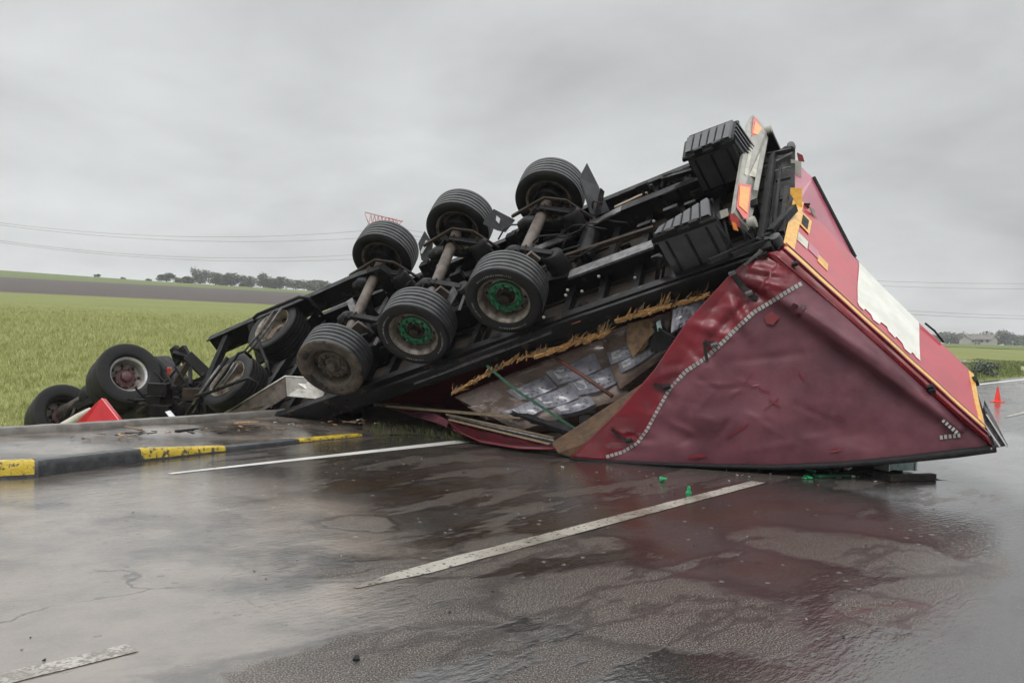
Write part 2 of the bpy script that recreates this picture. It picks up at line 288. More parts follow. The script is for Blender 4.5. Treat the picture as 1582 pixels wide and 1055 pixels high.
# wet asphalt -------------------------------------------------------
def ell(uvL, uvR, uvN, uvF):                     # an ellipse on the ground from its left, right, near and far ends
    a, b, c, d = [G(*p) for p in (uvL, uvR, uvN, uvF)]
    cc = (a+b+c+d)/4; ax = (b-a); ang = math.atan2(ax.y, ax.x); rx = ax.length/2
    q = Vector((-math.sin(ang), math.cos(ang), 0)); ry = abs((d-c).dot(q))/2
    return cc.x, cc.y, ang, rx, max(ry, .05)
def asphalt(name, island=False):
    m = bpy.data.materials.new(name); m.use_nodes = True; t, n, l = nodes_of(m); bs = n['Principled BSDF']
    tc = n.new('ShaderNodeTexCoord'); P = tc.outputs['Object']
    def sock(v, i):
        if isinstance(v, (int, float)): i.default_value = v
        elif isinstance(v, tuple): i.default_value = (*v, 1)
        else: l.new(v, i)
    def ma(op, a, b=0.0, clamp=False):
        q = n.new('ShaderNodeMath'); q.operation = op; q.use_clamp = clamp; sock(a, q.inputs[0]); sock(b, q.inputs[1]); return q.outputs[0]
    def mr(o, x, y, c=0., d=1., s=True):
        r = n.new('ShaderNodeMapRange'); r.interpolation_type = 'SMOOTHSTEP' if s else 'LINEAR'
        for i, v in enumerate((x, y, c, d)): r.inputs[i+1].default_value = v
        l.new(o, r.inputs[0]); return r.outputs[0]
    def mp(vec, loc=(0, 0, 0), rot=0., sc=(1, 1, 1), typ='POINT'):
        q = n.new('ShaderNodeMapping'); q.vector_type = typ; q.inputs['Location'].default_value = loc; q.inputs['Rotation'].default_value = (0, 0, rot); q.inputs['Scale'].default_value = sc; l.new(vec, q.inputs[0]); return q.outputs[0]
    def nz(vec, sc, det=4., ro_=.6):
        q = n.new('ShaderNodeTexNoise'); q.inputs['Scale'].default_value = sc; q.inputs['Detail'].default_value = det; q.inputs['Roughness'].default_value = ro_; l.new(vec, q.inputs['Vector']); return q
    def mixc(f, A, B):
        x = n.new('ShaderNodeMix'); x.data_type = 'RGBA'; sock(f, x.inputs[0]); sock(A, x.inputs[6]); sock(B, x.inputs[7]); return x.outputs[2]
    wn = nz(P, 1.1, 5); wob = n.new('ShaderNodeVectorMath'); wob.operation = 'MULTIPLY_ADD'; l.new(wn.outputs['Color'], wob.inputs[0]); wob.inputs[1].default_value = (.95, .95, 0); l.new(P, wob.inputs[2])
    PW = mp(wob.outputs[0], loc=(-.47, -.47, 0))
    road = mp(P, rot=-math.atan2(TD.y, TD.x))    # x along the road
    def elm(e):
        c = n.new('ShaderNodeMapping'); c.vector_type = 'TEXTURE'; c.inputs['Location'].default_value = (e[0], e[1], 0); c.inputs['Rotation'].default_value = (0, 0, e[2]); c.inputs['Scale'].default_value = (e[3], e[4], 1000); l.new(PW, c.inputs[0])
        q = n.new('ShaderNodeVectorMath'); q.operation = 'LENGTH'; l.new(c.outputs[0], q.inputs[0]); return q.outputs['Value']
    coarse = nz(mp(road, sc=(.35, 1, 1)), 1.0, 5).outputs[0]
    fine = nz(P, 160, 3, .7).outputs[0]; grit = nz(P, 60, 3, .7).outputs[0]
    if island:
        rp = mr(coarse, .5, .62); edge = None
        mud = mr(nz(P, 1.7, 5).outputs[0], .42, .62); red = None; brown = .4
    else:
        dmin = None
        for e in (((785, 900), (1290, 1000), (1040, 1008), (960, 872)), ((1290, 945), (1420, 925), (1370, 985), (1350, 895)), ((1120, 822), (1500, 872), (1330, 878), (1240, 812)),
                  ((300, 1052), (760, 985), (620, 1075), (560, 985)), ((700, 845), (990, 845), (830, 868), (860, 828)), ((480, 805), (625, 815), (555, 824), (550, 798)), ((480, 880), (800, 850), (640, 905), (650, 868))):
            v = elm(ell(*e)); dmin = v if dmin is None else ma('MINIMUM', dmin, v)
        dmin = ma('ADD', dmin, ma('MULTIPLY', ma('SUBTRACT', nz(P, 7., 6, .7).outputs[0], .5), .45))
        rp = mr(dmin, .72, 1.08, .85, 0.); edge = ma('MULTIPLY', mr(dmin, .88, 1.02), mr(dmin, 1.02, 1.3, 1., 0.))
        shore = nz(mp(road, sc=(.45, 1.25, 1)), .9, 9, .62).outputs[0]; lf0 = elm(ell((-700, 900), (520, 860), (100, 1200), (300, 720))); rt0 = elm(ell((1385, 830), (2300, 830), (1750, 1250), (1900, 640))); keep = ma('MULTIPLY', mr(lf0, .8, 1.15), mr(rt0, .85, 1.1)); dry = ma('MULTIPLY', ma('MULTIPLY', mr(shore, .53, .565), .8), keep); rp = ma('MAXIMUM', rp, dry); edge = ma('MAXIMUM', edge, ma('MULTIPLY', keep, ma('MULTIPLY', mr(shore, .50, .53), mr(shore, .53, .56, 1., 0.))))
        lf = elm(ell((-700, 900), (560, 850), (100, 1200), (300, 720)))
        mud = ma('MULTIPLY', mr(lf, .75, 1.15, 1., 0.), mr(nz(PW, .9, 4).outputs[0], .30, .55))
        br = elm(ell((330, 760), (1450, 860), (900, 930), (900, 705))); brown = ma('MULTIPLY', mr(br, .6, 1.15, 1., 0.), mr(nz(PW, 1.3, 5).outputs[0], .35, .6))
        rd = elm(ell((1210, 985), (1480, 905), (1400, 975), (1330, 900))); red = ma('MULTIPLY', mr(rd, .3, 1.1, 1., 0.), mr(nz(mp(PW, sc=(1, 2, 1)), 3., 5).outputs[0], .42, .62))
    col = mixc(mr(coarse, .3, .7), (.026, .023, .021), (.048, .042, .038))
    col = mixc(mr(fine, .52, .72), col, (.20, .195, .19))
    col = mixc(brown, col, mixc(mr(grit, .48, .70), (.032, .021, .014), (.095, .066, .045)))
    film = mixc(mr(nz(road, 2.5, 5).outputs[0], .35, .7), (.255, .216, .184), (.182, .158, .138))
    col = mixc(ma('MULTIPLY', mud, .85), col, film)
    if not island: col = mixc(ma('MULTIPLY', mr(rt0, .7, 1.25, 1., 0.), .75), col, mixc(mr(nz(PW, 1.6, 5).outputs[0], .35, .65), (.31, .31, .31), (.23, .23, .232)))  # pale grey painted in for sky reflected on the right-hand water
    stones = mixc(mr(nz(P, 135, 3, .65).outputs[0], .49, .64), mixc(mr(coarse, .3, .7), (.030, .022, .018), (.052, .040, .033)), (.33, .295, .265))
    col = mixc(ma('MULTIPLY', rp, .8), col, stones)
    if edge is not None:
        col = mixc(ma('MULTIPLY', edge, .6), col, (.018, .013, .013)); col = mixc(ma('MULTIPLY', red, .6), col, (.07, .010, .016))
    # cracks
    vo = n.new('ShaderNodeTexVoronoi'); vo.feature = 'DISTANCE_TO_EDGE'; vo.inputs['Scale'].default_value = .33; l.new(PW, vo.inputs['Vector'])
    crk = ma('MULTIPLY', mr(vo.outputs['Distance'], 0., .006, 1., 0.), mr(nz(P, .8, 3).outputs[0], .5, .6))
    col = mixc(ma('MULTIPLY', crk, .8), col, (.012, .011, .011))
    l.new(col, bs.inputs['Base Color'])
    r = ma('ADD', mr(nz(mp(road, sc=(.5, 2, 1)), 3, 5).outputs[0], .35, .7, .05, .13), ma('MULTIPLY', rp, .13)); l.new(r, bs.inputs['Roughness'])
    bs.inputs['IOR'].default_value = 2.1; bs.inputs['Specular IOR Level'].default_value = .8
    l.new(mr(rp, 0., .9, .9, .12), bs.inputs['Specular IOR Level'])
    # rain: little rings and ripples
    dv = n.new('ShaderNodeTexVoronoi'); dv.inputs['Scale'].default_value = 8.5; l.new(P, dv.inputs['Vector'])
    ring = ma('MULTIPLY', ma('SINE', ma('MULTIPLY', dv.outputs['Distance'], 95.)), mr(dv.outputs['Distance'], .04, .20, 1., 0.))
    sel = n.new('ShaderNodeSeparateColor'); l.new(dv.outputs['Color'], sel.inputs[0]); ring = ma('MULTIPLY', ring, mr(sel.outputs[0], .62, .66))
    rip = nz(mp(road, sc=(1.0, 2.2, 1)), 16, 4, .6).outputs[0]; rip2 = nz(mp(road, sc=(.6, 1.7, 1)), 3.5, 4).outputs[0]
    hsm = ma('ADD', ma('MULTIPLY', rip, .6), ma('ADD', ma('MULTIPLY', ring, .42), ma('MULTIPLY', rip2, .9)))
    hgt = ma('ADD', hsm, ma('ADD', ma('MULTIPLY', ma('MULTIPLY', rp, grit), .45), ma('MULTIPLY', ma('MULTIPLY', fine, rp), .3)))
    b = n.new('ShaderNodeBump'); b.inputs['Strength'].default_value = .8; b.inputs['Distance'].default_value = .006; l.new(hgt, b.inputs['Height']); l.new(b.outputs[0], bs.inputs['Normal'])
    return m
M['road'] = asphalt('wet_asphalt'); M['isl'] = asphalt('wet_island_paving', True)
def paint_mat():
    m = mat('worn_white_road_paint', (.40, .375, .33), (.20, .175, .145), rough=.25, ns=1.6, c3=(.06, .055, .05), c3s=38, c3lo=.545, bump=.2, bs=90)
    return m
M['paint'] = paint_mat(); M['painte'] = mat('white_edge_paint', (.70, .69, .66), (.56, .55, .52), rough=.25, ns=3, c3=(.10, .095, .09), c3s=14, c3lo=.62, bump=.2, bs=90)
M['paintw'] = mat('very_worn_white_road_paint', (.42, .40, .37), (.24, .22, .195), rough=.12, ns=6, c3=(.20, .18, .16), c3s=55, c3lo=.46, bump=.3, bs=90)

# ------------------------------------------------------------------ terrain
E1 = ([-600, 0, 405, 800, 1300, 1600, 2400], [48, 43, 35, 20, -1, -5, -5])
E2 = ([-600, 0, 453, 1400, 2400], [75, 66, 54, 1, 0])
E3 = ([-600, 0, 240, 500, 1400, 2400], [88, 77, 66, 57, 2, 0])
def hgt(x, y):
    r = math.hypot(x, y); s = sdist(x, y); tau = x*.635 + y*.772
    if y > .3*abs(x): u = CX + F*x/y
    else: u = -600 if x < 0 else 2400
    u = max(-600, min(2400, u))
    fd = 1 - sm(8, 15, tau) if tau > 0 else 1
    low = -.95*fd
    rr = r/ max(.2, math.cos(math.atan2(x, y))) if y > 0 else r
    rr = y if y > 1 else r
    z1 = 1.3 + interp(u, *E1)/F*110; z2 = 1.3 + interp(u, *E2)/F*230; z3 = 1.3 + interp(u, *E3)/F*320
    k = sm(-2.5, -16, s) if s < 0 else sm(11, 40, s)
    if y < 0: z1 = z2 = z3 = .5
    if rr < 18: z = low
    elif rr < 110: z = low + (z1-low)*((rr-18)/92)**.95
    elif rr < 230: z = z1 + (z2-z1)*(rr-110)/120
    elif rr < 320: z = z2 + (z3-z2)*(rr-230)/90
    else: z = z3 - (rr-320)*.004
    z = low*min(1, max(0, (-2.9-s)/1.6)) + (z-low)*k if s < 0 else z*k
    if -3.0 < s < 11: z = -.06
    z += .05*noise.noise(Vector((x*.3, y*.3, 0)))*(1 if s < -3.5 else 0)
    return z
def land(name, r0, r1, mt, u0_=-99, u1_=99):
    rs = [r0]
    while rs[-1] < r1: rs.append(min(r1, rs[-1]*1.035+.05))
    azs = sorted(set([round(a, 3) for a in np.arange(-180, 180.01, 3)] + [round(a, 3) for a in np.arange(-36, 36.01, .5)]))
    mb = MB(); g = []
    for r in rs:
        row = []
        for a in azs:
            t = math.radians(a); x, y = r*math.sin(t), r*math.cos(t)
            if abs(a) < 60 and r > 60: x, y = r*math.tan(t), r
            elif abs(a) < 60:
                kk = (r/60); x, y = x*(1-kk)+r*math.tan(t)*kk, y*(1-kk)+r*kk
            row.append((x, y, hgt(x, y)))
        g.append(row)
    mb.sheet(g); o = mb.build(name, mt, smooth=True); return tag(o, kind='structure')
land('crop_field', .5, 110, M['crop'])
land('ploughed_field', 110, 230, M['plough'])
land('far_meadow', 230, 470, M['far'])
def onT(u, v):
    d = ray(u, v); t = 2.
    while t < 900:
        p = CAM + d*t
        if p.z < hgt(p.x, p.y): return p
        t *= 1.01
    return CAM + d*300
# right of the ploughed hill the plain stays green: a green sheet lying over the far plough band
mb = MB(); g = []
for r in np.linspace(111, 300, 16):
    g.append([((u-CX)/F*r, r, hgt((u-CX)/F*r, r)+.05+.0*r) for u in np.linspace(1250, 2300, 18)])
mb.sheet(g); tag(mb.build('green_plain', M['far'], smooth=True), kind='structure')

# road
def rp_(s, tau, z): return (s*.772 + tau*.635 - 7.24*.772, -s*.635 + tau*.772 + 7.24*.635, z)
mb = MB(); g = []
taus = list(np.arange(-60, 60, 3.)) + list(np.arange(60, 400, 20.))
taus = [t for t in taus if t < 440]
for tt in taus: g.append([rp_(s, tt, 0) for s in (-2.9 if tt < 9 else -.55, -.5, 3, 7, 10.5)])
mb.sheet(g); tag(mb.build('road', M['road']), kind='structure')
# island between the kerbs
def chain(pts, n):                               # resample a polyline
    pts = [Vector(p) for p in pts]; L = [0]
    for a, b in zip(pts, pts[1:]): L.append(L[-1]+(b-a).length)
    out = []
    for i in range(n):
        t = L[-1]*i/(n-1); j = max(k for k in range(len(L)) if L[k] <= t+1e-9); j = min(j, len(pts)-2)
        out.append(pts[j].lerp(pts[j+1], (t-L[j])/(L[j+1]-L[j])))
    return out
KH = .13
KB = [(-220, 765, .14), (0, 740, .14), (59, 737, .14), (219, 713, .12), (355, 697, .055), (463, 684, .04), (566, 674, .032), (630, 666, .02), (690, 660, .02)]
KX = [k[0] for k in KB]
def kbase(u): return float(np.interp(u, KX, [k[1] for k in KB])), float(np.interp(u, KX, [k[2] for k in KB]))
fr = []
for u in range(-220, 700, 20):
    v, h = kbase(u); q = G(u, v); fr.append(Vector((q.x, q.y, h-.004))+Vector((-.772, .635, 0))*.1)
bk = [G(u, v, KH) for u, v in ((-200, 682), (0, 668), (130, 660), (270, 651), (400, 641), (540, 631), (620, 628), (690, 628))]
frs, bks = chain(fr, 60), chain(bk, 60)
mb = MB(); g = []
for j in range(9):
    k = j/8; g.append([(a.lerp(b, k)) - Vector((0, 0, .02)) + Vector((0, 0, .02*noise.noise(a.lerp(b, k)*1.3))) for a, b in zip(frs, bks)])
mb.sheet(g); tag(mb.build('traffic_island', M['isl'], smooth=True), kind='structure')
def kerbline(pts, wdt, h0, side, name, mt, mfun=None, hs_=None):
    mb = MB(); g = []
    for i, p in enumerate(pts):
        h = hs_[i] if hs_ else h0
        prof = [(0, -.14), (0, h*.18), (.004, h*.55), (.010, h*.82), (.024, h*.97), (.05, h), (wdt-.02, h), (wdt, h-.012), (wdt, -.14)]
        d = (pts[min(i+1, len(pts)-1)]-pts[max(i-1, 0)]); d.z = 0; d.normalize(); q = Vector((-d.y, d.x, 0))*side
        jit = .007*noise.noise(Vector((i*.9, 3, h0 or 0))); jx = .008*noise.noise(Vector((i*.6, 9, 1)))
        g.append([Vector((p.x, p.y, 0)) + q*(a+jx) + Vector((0, 0, c+(jit if k > 1 else 0))) for k, (a, c) in enumerate(prof)])
    mb.sheet(g, mf=mfun)
    return tag(mb.build(name, mt, smooth=35), kind='structure')
# near kerb: painted segments, boundaries read at the kerb's front top edge
kp = []; km = []; kh = []
for (a, c_, k) in ((-220, -1, 0), (-1, 59, 1), (59, 219, 0), (219, 355, 1), (355, 463, 0), (463, 566, 1), (566, 640, 0)):
    nn = max(4, int((c_-a)/6))
    for i in range(nn):
        u = a+(c_-a)*i/nn; v, h = kbase(u); kp.append(G(u, v)); kh.append(h); km.append(k)
kerbline(kp, .15, None, 1, 'kerb', [M['kerb'], M['kerby']], lambda i, j: 0 if (i+1 < len(km) and km[i] != km[i+1]) else (km[i] if j > 0 else 0), kh)
kerbline(chain([G(u, v, KH+.05) for u, v in ((-200, 676), (0, 661), (130, 654), (270, 645), (400, 636), (540, 626), (620, 624))], 60), .16, KH+.05, 1, 'back_kerb', M['kerbg'])
# joints of the kerb stones
# earth and grass where the island ends
mb = MB(); g = []
E0 = [G(560, 674), G(640, 672), G(720, 664), G(760, 655)]; E9 = [G(560, 640), G(640, 632), G(720, 628), G(800, 622)]
a_, b_ = chain(E0, 20), chain(E9, 20)
for j in range(10):
    k = j/9; g.append([p.lerp(q, k) + Vector((0, 0, .012 + .13*math.sin(min(1, k*1.6)*math.pi/2)*(1-.0*k) + .03*noise.noise(p.lerp(q, k)*5))) for p, q in zip(a_, b_)])
mb.sheet(g); tag(mb.build('muddy_ground', M['soil'], smooth=True), kind='structure')

def marking(name, a, b, w0, w1, mt, z=.004, n=14):
    A, B = G(*a), G(*b); d = (B-A).normalized(); q = Vector((-d.y, d.x, 0)); mb = MB(); g = []
    for i in range(n+1):
        p = A.lerp(B, i/n); wv = (w0+(w1-w0)*i/n)*min(1, .25+i/n*(8 if n > 30 else 99)); j = .012*noise.noise(p*6); g.append([(*(p+q*(wv/2+j)).xy, z), (*(p-q*(wv/2-j*.5)).xy, z)])
    mb.sheet(g); return tag(mb.build(name, mt), kind='structure')
marking('edge_line_marking', (262, 732), (1620, 582), .24, .24, M['painte'], n=60)
marking('centre_dash_marking', (548, 908), (1172, 744.5), .15, .135, M['paint'], n=60)
marking('centre_dash_marking', (-90, 1073), (205, 1001), .12, .11, M['paintw'])
marking('centre_dash_marking', (1552, 645), (1700, 606), .12, .12, M['paint'])

# ------------------------------------------------------------------ grass (uncountable)
def blades(name, spots, h0, h1, mt, wd=.012, per=5):
    V = []; Fc = []
    for (x, y, z, sc) in spots:
        for k in range(per):
            a = rnd.random()*6.283; hh = rnd.uniform(h0, h1)*sc; px, py = x+rnd.gauss(0, .05), y+rnd.gauss(0, .05); lean = rnd.uniform(.3, 1.1)*hh
            b = rnd.random()*6.283; dx, dy = math.cos(a)*wd*sc, math.sin(a)*wd*sc; i = len(V)
            V += [(px-dx, py-dy, z-.03), (px+dx, py+dy, z-.03), (px+math.cos(b)*lean, py+math.sin(b)*lean, z+hh)]; Fc.append((i, i+1, i+2))
    mb = MB(); mb.v = V; mb.f = Fc; mb.m = [0]*len(Fc); return tag(mb.build(name, mt), kind='stuff')
sp_ = []
while len(sp_) < 34000:
    dd = 11*math.exp(rnd.random()*1.9); u = rnd.uniform(-60, 640); x = (u-CX)/F*dd; y = dd
    if sdist(x, y) > -3.3: continue
    sp_.append((x, y, hgt(x, y), (.75+.022*dd + .5*max(0, noise.noise(Vector((x*.7, y*.7, 5)))))*(1-sm(40, 72, dd)*.8)))
blades('crop_grass', sp_, .05, .14, M['grass'], wd=.008)
sp_ = []
while len(sp_) < 9000:
    s = -rnd.uniform(.45, 9)**1.0; tt = rnd.uniform(22, 75); x, y, _ = rp_(s, tt, 0)
    u = CX+F*x/y
    if u < 1250 or u > 1750: continue
    sp_.append((x, y, max(hgt(x, y), -.05), 1.3*sm(0, -3, s+.4)*(.6+.5*rnd.random())*(1-.6*sm(5, 9, -s)) + .15))
blades('verge_grass', sp_, .08, .22, M['verge'], wd=.03)
sp_ = []
for i in range(230):
    p = G(rnd.uniform(575, 735), 0+rnd.uniform(646, 676), .08); sp_.append((p.x, p.y, .04+.08*rnd.random(), .5))
for i in range(160):
    p = G(rnd.uniform(330, 470), rnd.uniform(684, 700), 0); sp_.append((p.x, p.y, .0, .2))
blades('island_weeds', sp_, .03, .09, M['weed'], wd=.006, per=4)
# dirt track across the plain
mb = MB(); g = []
tp = chain([onT(1410, 557), onT(1470, 559), onT(1530, 562), onT(1600, 566)], 14)
for p in tp:
    q = Vector((p.x, p.y, 0)).normalized(); g.append([p+q*-1.6+Vector((0, 0, .06)), p+q*2.2+Vector((0, 0, .14))])
mb.sheet(g); tag(mb.build('dirt_track', M['track']), kind='structure')

# ------------------------------------------------------------------ trees
def crown(mb, c, rx, rz, n, sz, seed, lobes=7):
    r = random.Random(seed); L = []
    for i in range(lobes):
        a = r.random()*6.28; k = r.uniform(.2, .75); L.append((c[0]+math.cos(a)*rx*k, c[1]+math.sin(a)*rx*k, c[2]+r.uniform(-.55, .6)*rz, r.uniform(.32, .6)))
    for i in range(n):
        lx, ly, lz, lr = r.choice(L); v = Vector((r.gauss(0, 1), r.gauss(0, 1), r.gauss(0, 1))).normalized()*r.random()**.4
        p = Vector((lx, ly, lz)) + Vector((v.x*rx*lr, v.y*rx*lr, v.z*rz*lr*1.1))
        a = Vector((r.gauss(0, 1), r.gauss(0, 1), r.gauss(0, 1))).normalized(); b = a.cross(Vector((r.gauss(0, 1), r.gauss(0, 1), r.gauss(0, 1)))).normalized(); s = sz*r.uniform(.6, 1.3)
        s = s; mb.add([p+a*s, p+b*s*.8, p-a*s, p-b*s*.8], [(0, 1, 2, 3)])
TREES = []
for k, (ht, rx, rz, mt) in enumerate(((6.2, 3.9, 2.9, 'leafa'), (5.0, 3.6, 2.4, 'leafb'), (7.6, 3.6, 3.7, 'leafb'), (3.0, 2.6, 1.45, 'leafa'))):
    root = empty('broadleaf_tree'); tr = MB(); tr.tube([(0, 0, -.4), (.1, 0, ht*.3), (0, .1, ht*.62)], [.22, .17, .08], 7)
    for i in range(5):
        a = i*1.3; tr.tube([(0, 0, ht*(.28+.05*i)), (math.cos(a)*rx*.55, math.sin(a)*rx*.55, ht*(.5+.07*i))], [.09, .03], 5)
    tr.build('trunk', M['bark'], root); cr = MB(); crown(cr, (0, 0, ht-rz), rx, rz, 1300, .34, 11+k, 13); cr.build('crown', M[mt], root)
    TREES.append((root, ht))
used = set()
def put_tree(u, dep, top_v, kind, label, group, wide=1.0):
    root, ht = TREES[kind]; o = root
    if kind in used: o = copy_tree(root)
    used.add(kind)
    x = (u-CX)/F*dep; z = hgt(x, dep); base = CAM.z; top = D(u, top_v, dep).z
    s = max(.3, (top - z)/ht); o.location = (x, dep, z-.1); o.scale = (s*wide, s*wide, s); o.rotation_euler = (0, 0, rnd.random()*6)
    tag(o, label, 'tree', group)
gl = 'trees along the hill horizon on the left'
HT = [(148, 424, 3, 'tiny lone shrub-like tree on the bare crest of the far hill', 1.0), (188, 431, 3, 'low bush-like tree just right of the lone shrub on the far crest', 1.2), (228, 431, 3, 'small low tree at the left start of the hazy tree line', .8), (256, 424, 1, 'rounded small tree standing apart, left of the first tall hazy tree', .9),
      (283, 431, 3, 'low tree filling the gap left of the first tall hazy tree', 1.1), (307, 418, 2, 'tallest hazy tree of the left tree line, with a pointed top', .85), (331, 424, 0, 'broad hazy tree directly right of the pointed tallest tree', .9), (355, 424, 1, 'dark hazy tree second to the right of the pointed tallest tree', 1.0),
      (380, 429, 0, 'dull round hazy tree in the middle of the left tree line', .9), (405, 425, 2, 'second pointed hazy tree, above the ploughed field middle', .9), (430, 430, 1, 'hazy tree between the second pointed tree and the trailer frame', 1.0), (455, 435, 0, 'broad low hazy tree above the spare wheels', 1.05), (476, 436, 1, 'low hazy tree close above the lifted chassis beam', .9), (499, 437, 3, 'last low tree of the left line, touching the first far wheel', 1.2)]
for i, (u, tv, k, lb, wd) in enumerate(HT): put_tree(u, 318+(i*7) % 19, tv-(4 if i > 2 else 1), k, lb, gl, wd*(1.45 if i > 2 else 1.1))
gr = 'trees on the plain behind the houses on the right'
RT_ = [(1452, 519, 0, 'grey-green tree just right of the trailer door edge, left of the houses', 1.0), (1470, 514, 1, 'hazy round tree left of the left pale house', 1.1), (1487, 517, 0, 'hazy tree half behind the left pale house', 1.0), (1504, 518, 1, 'low hazy tree between the two pale houses', 1.1),
       (1521, 520, 3, 'low bushy tree behind the roof of the right pale house', 1.2), (1534, 513, 2, 'tall hazy tree just right of the houses', 1.0), (1552, 513, 2, 'second tall hazy tree right of the houses', .9), (1566, 519, 0, 'round hazy tree near the right edge of the picture', 1.1), (1583, 520, 1, 'hazy tree cut by the right edge of the picture', 1.2), (1436, 522, 1, 'hazy tree peeping over the top edge of the red door', 1.0), (1600, 518, 0, 'hazy tree beyond the right end of the tree row', 1.1)]
for i, (u, tv, k, lb, wd) in enumerate(RT_): put_tree(u, 372+(i*9) % 25, tv-3, k, lb, gr, wd*1.6)
def house(u, dep, wv, dv, hw, hr, rz, label):
    x = (u-CX)/F*dep; root = empty('house', (x, dep, hgt(x, dep)), rz); tag(root, label, 'house', 'pale houses on the plain')
    m_ = MB(); m_.add([(-wv/2, -dv/2, -.5), (wv/2, -dv/2, -.5), (wv/2, dv/2, -.5), (-wv/2, dv/2, -.5), (-wv/2, -dv/2, hw), (wv/2, -dv/2, hw), (wv/2, dv/2, hw), (-wv/2, dv/2, hw), (-wv/2, 0, hw+hr), (wv/2, 0, hw+hr)],
                      [(0, 1, 5, 4), (2, 3, 7, 6), (3, 0, 4, 8, 7), (1, 2, 6, 9, 5)]); m_.build('wall', M['wall'], root)
    r_ = MB()
    for sg in (-1, 1): r_.slab([(-wv/2-.4, sg*(dv/2+.5), hw-.25), (wv/2+.4, sg*(dv/2+.5), hw-.25), (wv/2+.4, 0, hw+hr+.08), (-wv/2-.4, 0, hw+hr+.08)], (0, 0, .18))
    rf = r_.build('roof', M['roof'], root); MB().box((wv*.2, -.4, hw+hr*.6), (wv*.2+.6, .4, hw+hr+1.)).build('chimney', M['wall'], rf)
    for k in (-.3, .05, .33):
        MB().box((wv*k-.5, -dv/2-.04, 1.0), (wv*k+.5, -dv/2+.02, 2.2)).build('window', M['pane'], root)
    MB().box((-wv*.14, -dv/2-.04, 0), (-wv*.14+.9, -dv/2+.02, 2.1)).build('door', M['roof'], root)
house(1499, 352, 6.5, 5, 2.1, 1.3, .5, 'smaller pale house on the plain, left of the two, among hazy trees')
house(1520, 350, 7.5, 5.5, 2.3, 1.5, -.9, 'larger pale gabled house on the plain, right of the two')
for u, tv, lb in ((1488, 511, 'thin grey pole rising above the left pale house'), (1564, 526, 'short pale pole standing in the green plain right of the houses')):
    x = (u-CX)/F*330; z = hgt(x, 330); tz = D(u, tv, 330).z; r_ = empty('utility_pole', (x, 330, z)); tag(r_, lb, 'pole')
    MB().tube([(0, 0, -.3), (0, 0, tz-z)], [.16, .11], 7).build('pole', M['polec'], r_); MB().box((-.7, -.06, tz-z-.6), (.7, .06, tz-z-.45)).build('crossarm', M['polec'], r_)
p = onT(1522, 582); r_ = empty('roadside_bush', (p.x, p.y, p.z)); tag(r_, 'dark green bush on the grass verge behind the orange cone', 'bush')
b_ = MB(); crown(b_, (0, 0, .34), .75, .32, 900, .05, 5, 9); b_.build('foliage', M['leafb'], r_)
st_ = MB()
for i in range(7): st_.tube([(rnd.uniform(-.25, .25), rnd.uniform(-.1, .1), -.05), (rnd.uniform(-.5, .5), rnd.uniform(-.2, .2), .45)], [.012, .005], 5)
st_.build('stem', M['bark'], r_)
p = onT(1581, 576); r_ = empty('marker_post', (p.x, p.y, p.z)); tag(r_, 'pale yellow marker post on the verge at the right picture edge', 'post')
MB().box((-.1, -.08, -.1), (.14, .08, .34)).build('body', M['postc'], r_, bevel=.02); MB().box((-.085, -.088, .2), (.125, -.082, .28)).build('band', M['white'], r_)

# ------------------------------------------------------------------ pylon and power lines
PD = 250; px_ = (588-CX)/F*PD; zg = hgt(px_, PD); top = D(588, 336, PD).z - zg
r_ = empty('pylon', (px_, PD, zg), .25); tag(r_, 'red and white lattice power pylon behind the first far trailer wheel', 'pylon')
lat = MB()
def leg_at(z): return 3.0*(1-z/top)+.9
lv = [0, 4, 8, 12, 16, 19.5, 22.5, 25.2, 27.6, top-2.0]
lv = [q/27.6*(top-2.2) for q in lv[:-1]]
for a, b in zip(lv, lv[1:]):
    wa, wb = leg_at(a), leg_at(b); ca = [(-wa, -wa), (wa, -wa), (wa, wa), (-wa, wa)]; cb = [(-wb, -wb), (wb, -wb), (wb, wb), (-wb, wb)]
    for i in range(4):
        j = (i+1) % 4; lat.bar((*ca[i], a), (*cb[i], b), .22); lat.bar((*ca[i], a), (*cb[j], b), .12); lat.bar((*ca[j], a), (*cb[i], b), .12); lat.bar((*cb[i], b), (*cb[j], b), .12)
lat.build('tower', M['pylon'], r_)
arm = MB(); zt = top-.4
for sy in (-.6, .6):
    arm.bar((-5.2, sy*.3, zt+1.5), (5.2, sy*.3, zt-.5), .26); arm.bar((-4, sy, zt-1.6), (4, sy, zt-1.8), .22); arm.bar((-5.2, sy*.3, zt+1.2), (-4, sy, zt-1.6), .12); arm.bar((5.2, sy*.3, zt-.1), (4, sy, zt-1.8), .12)
    for i in range(8):
        x0 = -4+i; t0 = zt+1.2-1.3*(x0+5.2)/10.4; arm.bar((x0, sy, zt-1.6), (x0+.5, sy*.4, t0), .1); arm.bar((x0+.5, sy*.4, t0), (x0+1, sy, zt-1.65), .1)
arm.build('crossarm', M['pylon'], r_)
for x0 in (-4.3, 0, 3.6):
    MB().tube([(x0, 0, zt-1.7), (x0, 0, zt-3.4)], .09, 6).build('insulator', M['wire'], r_)
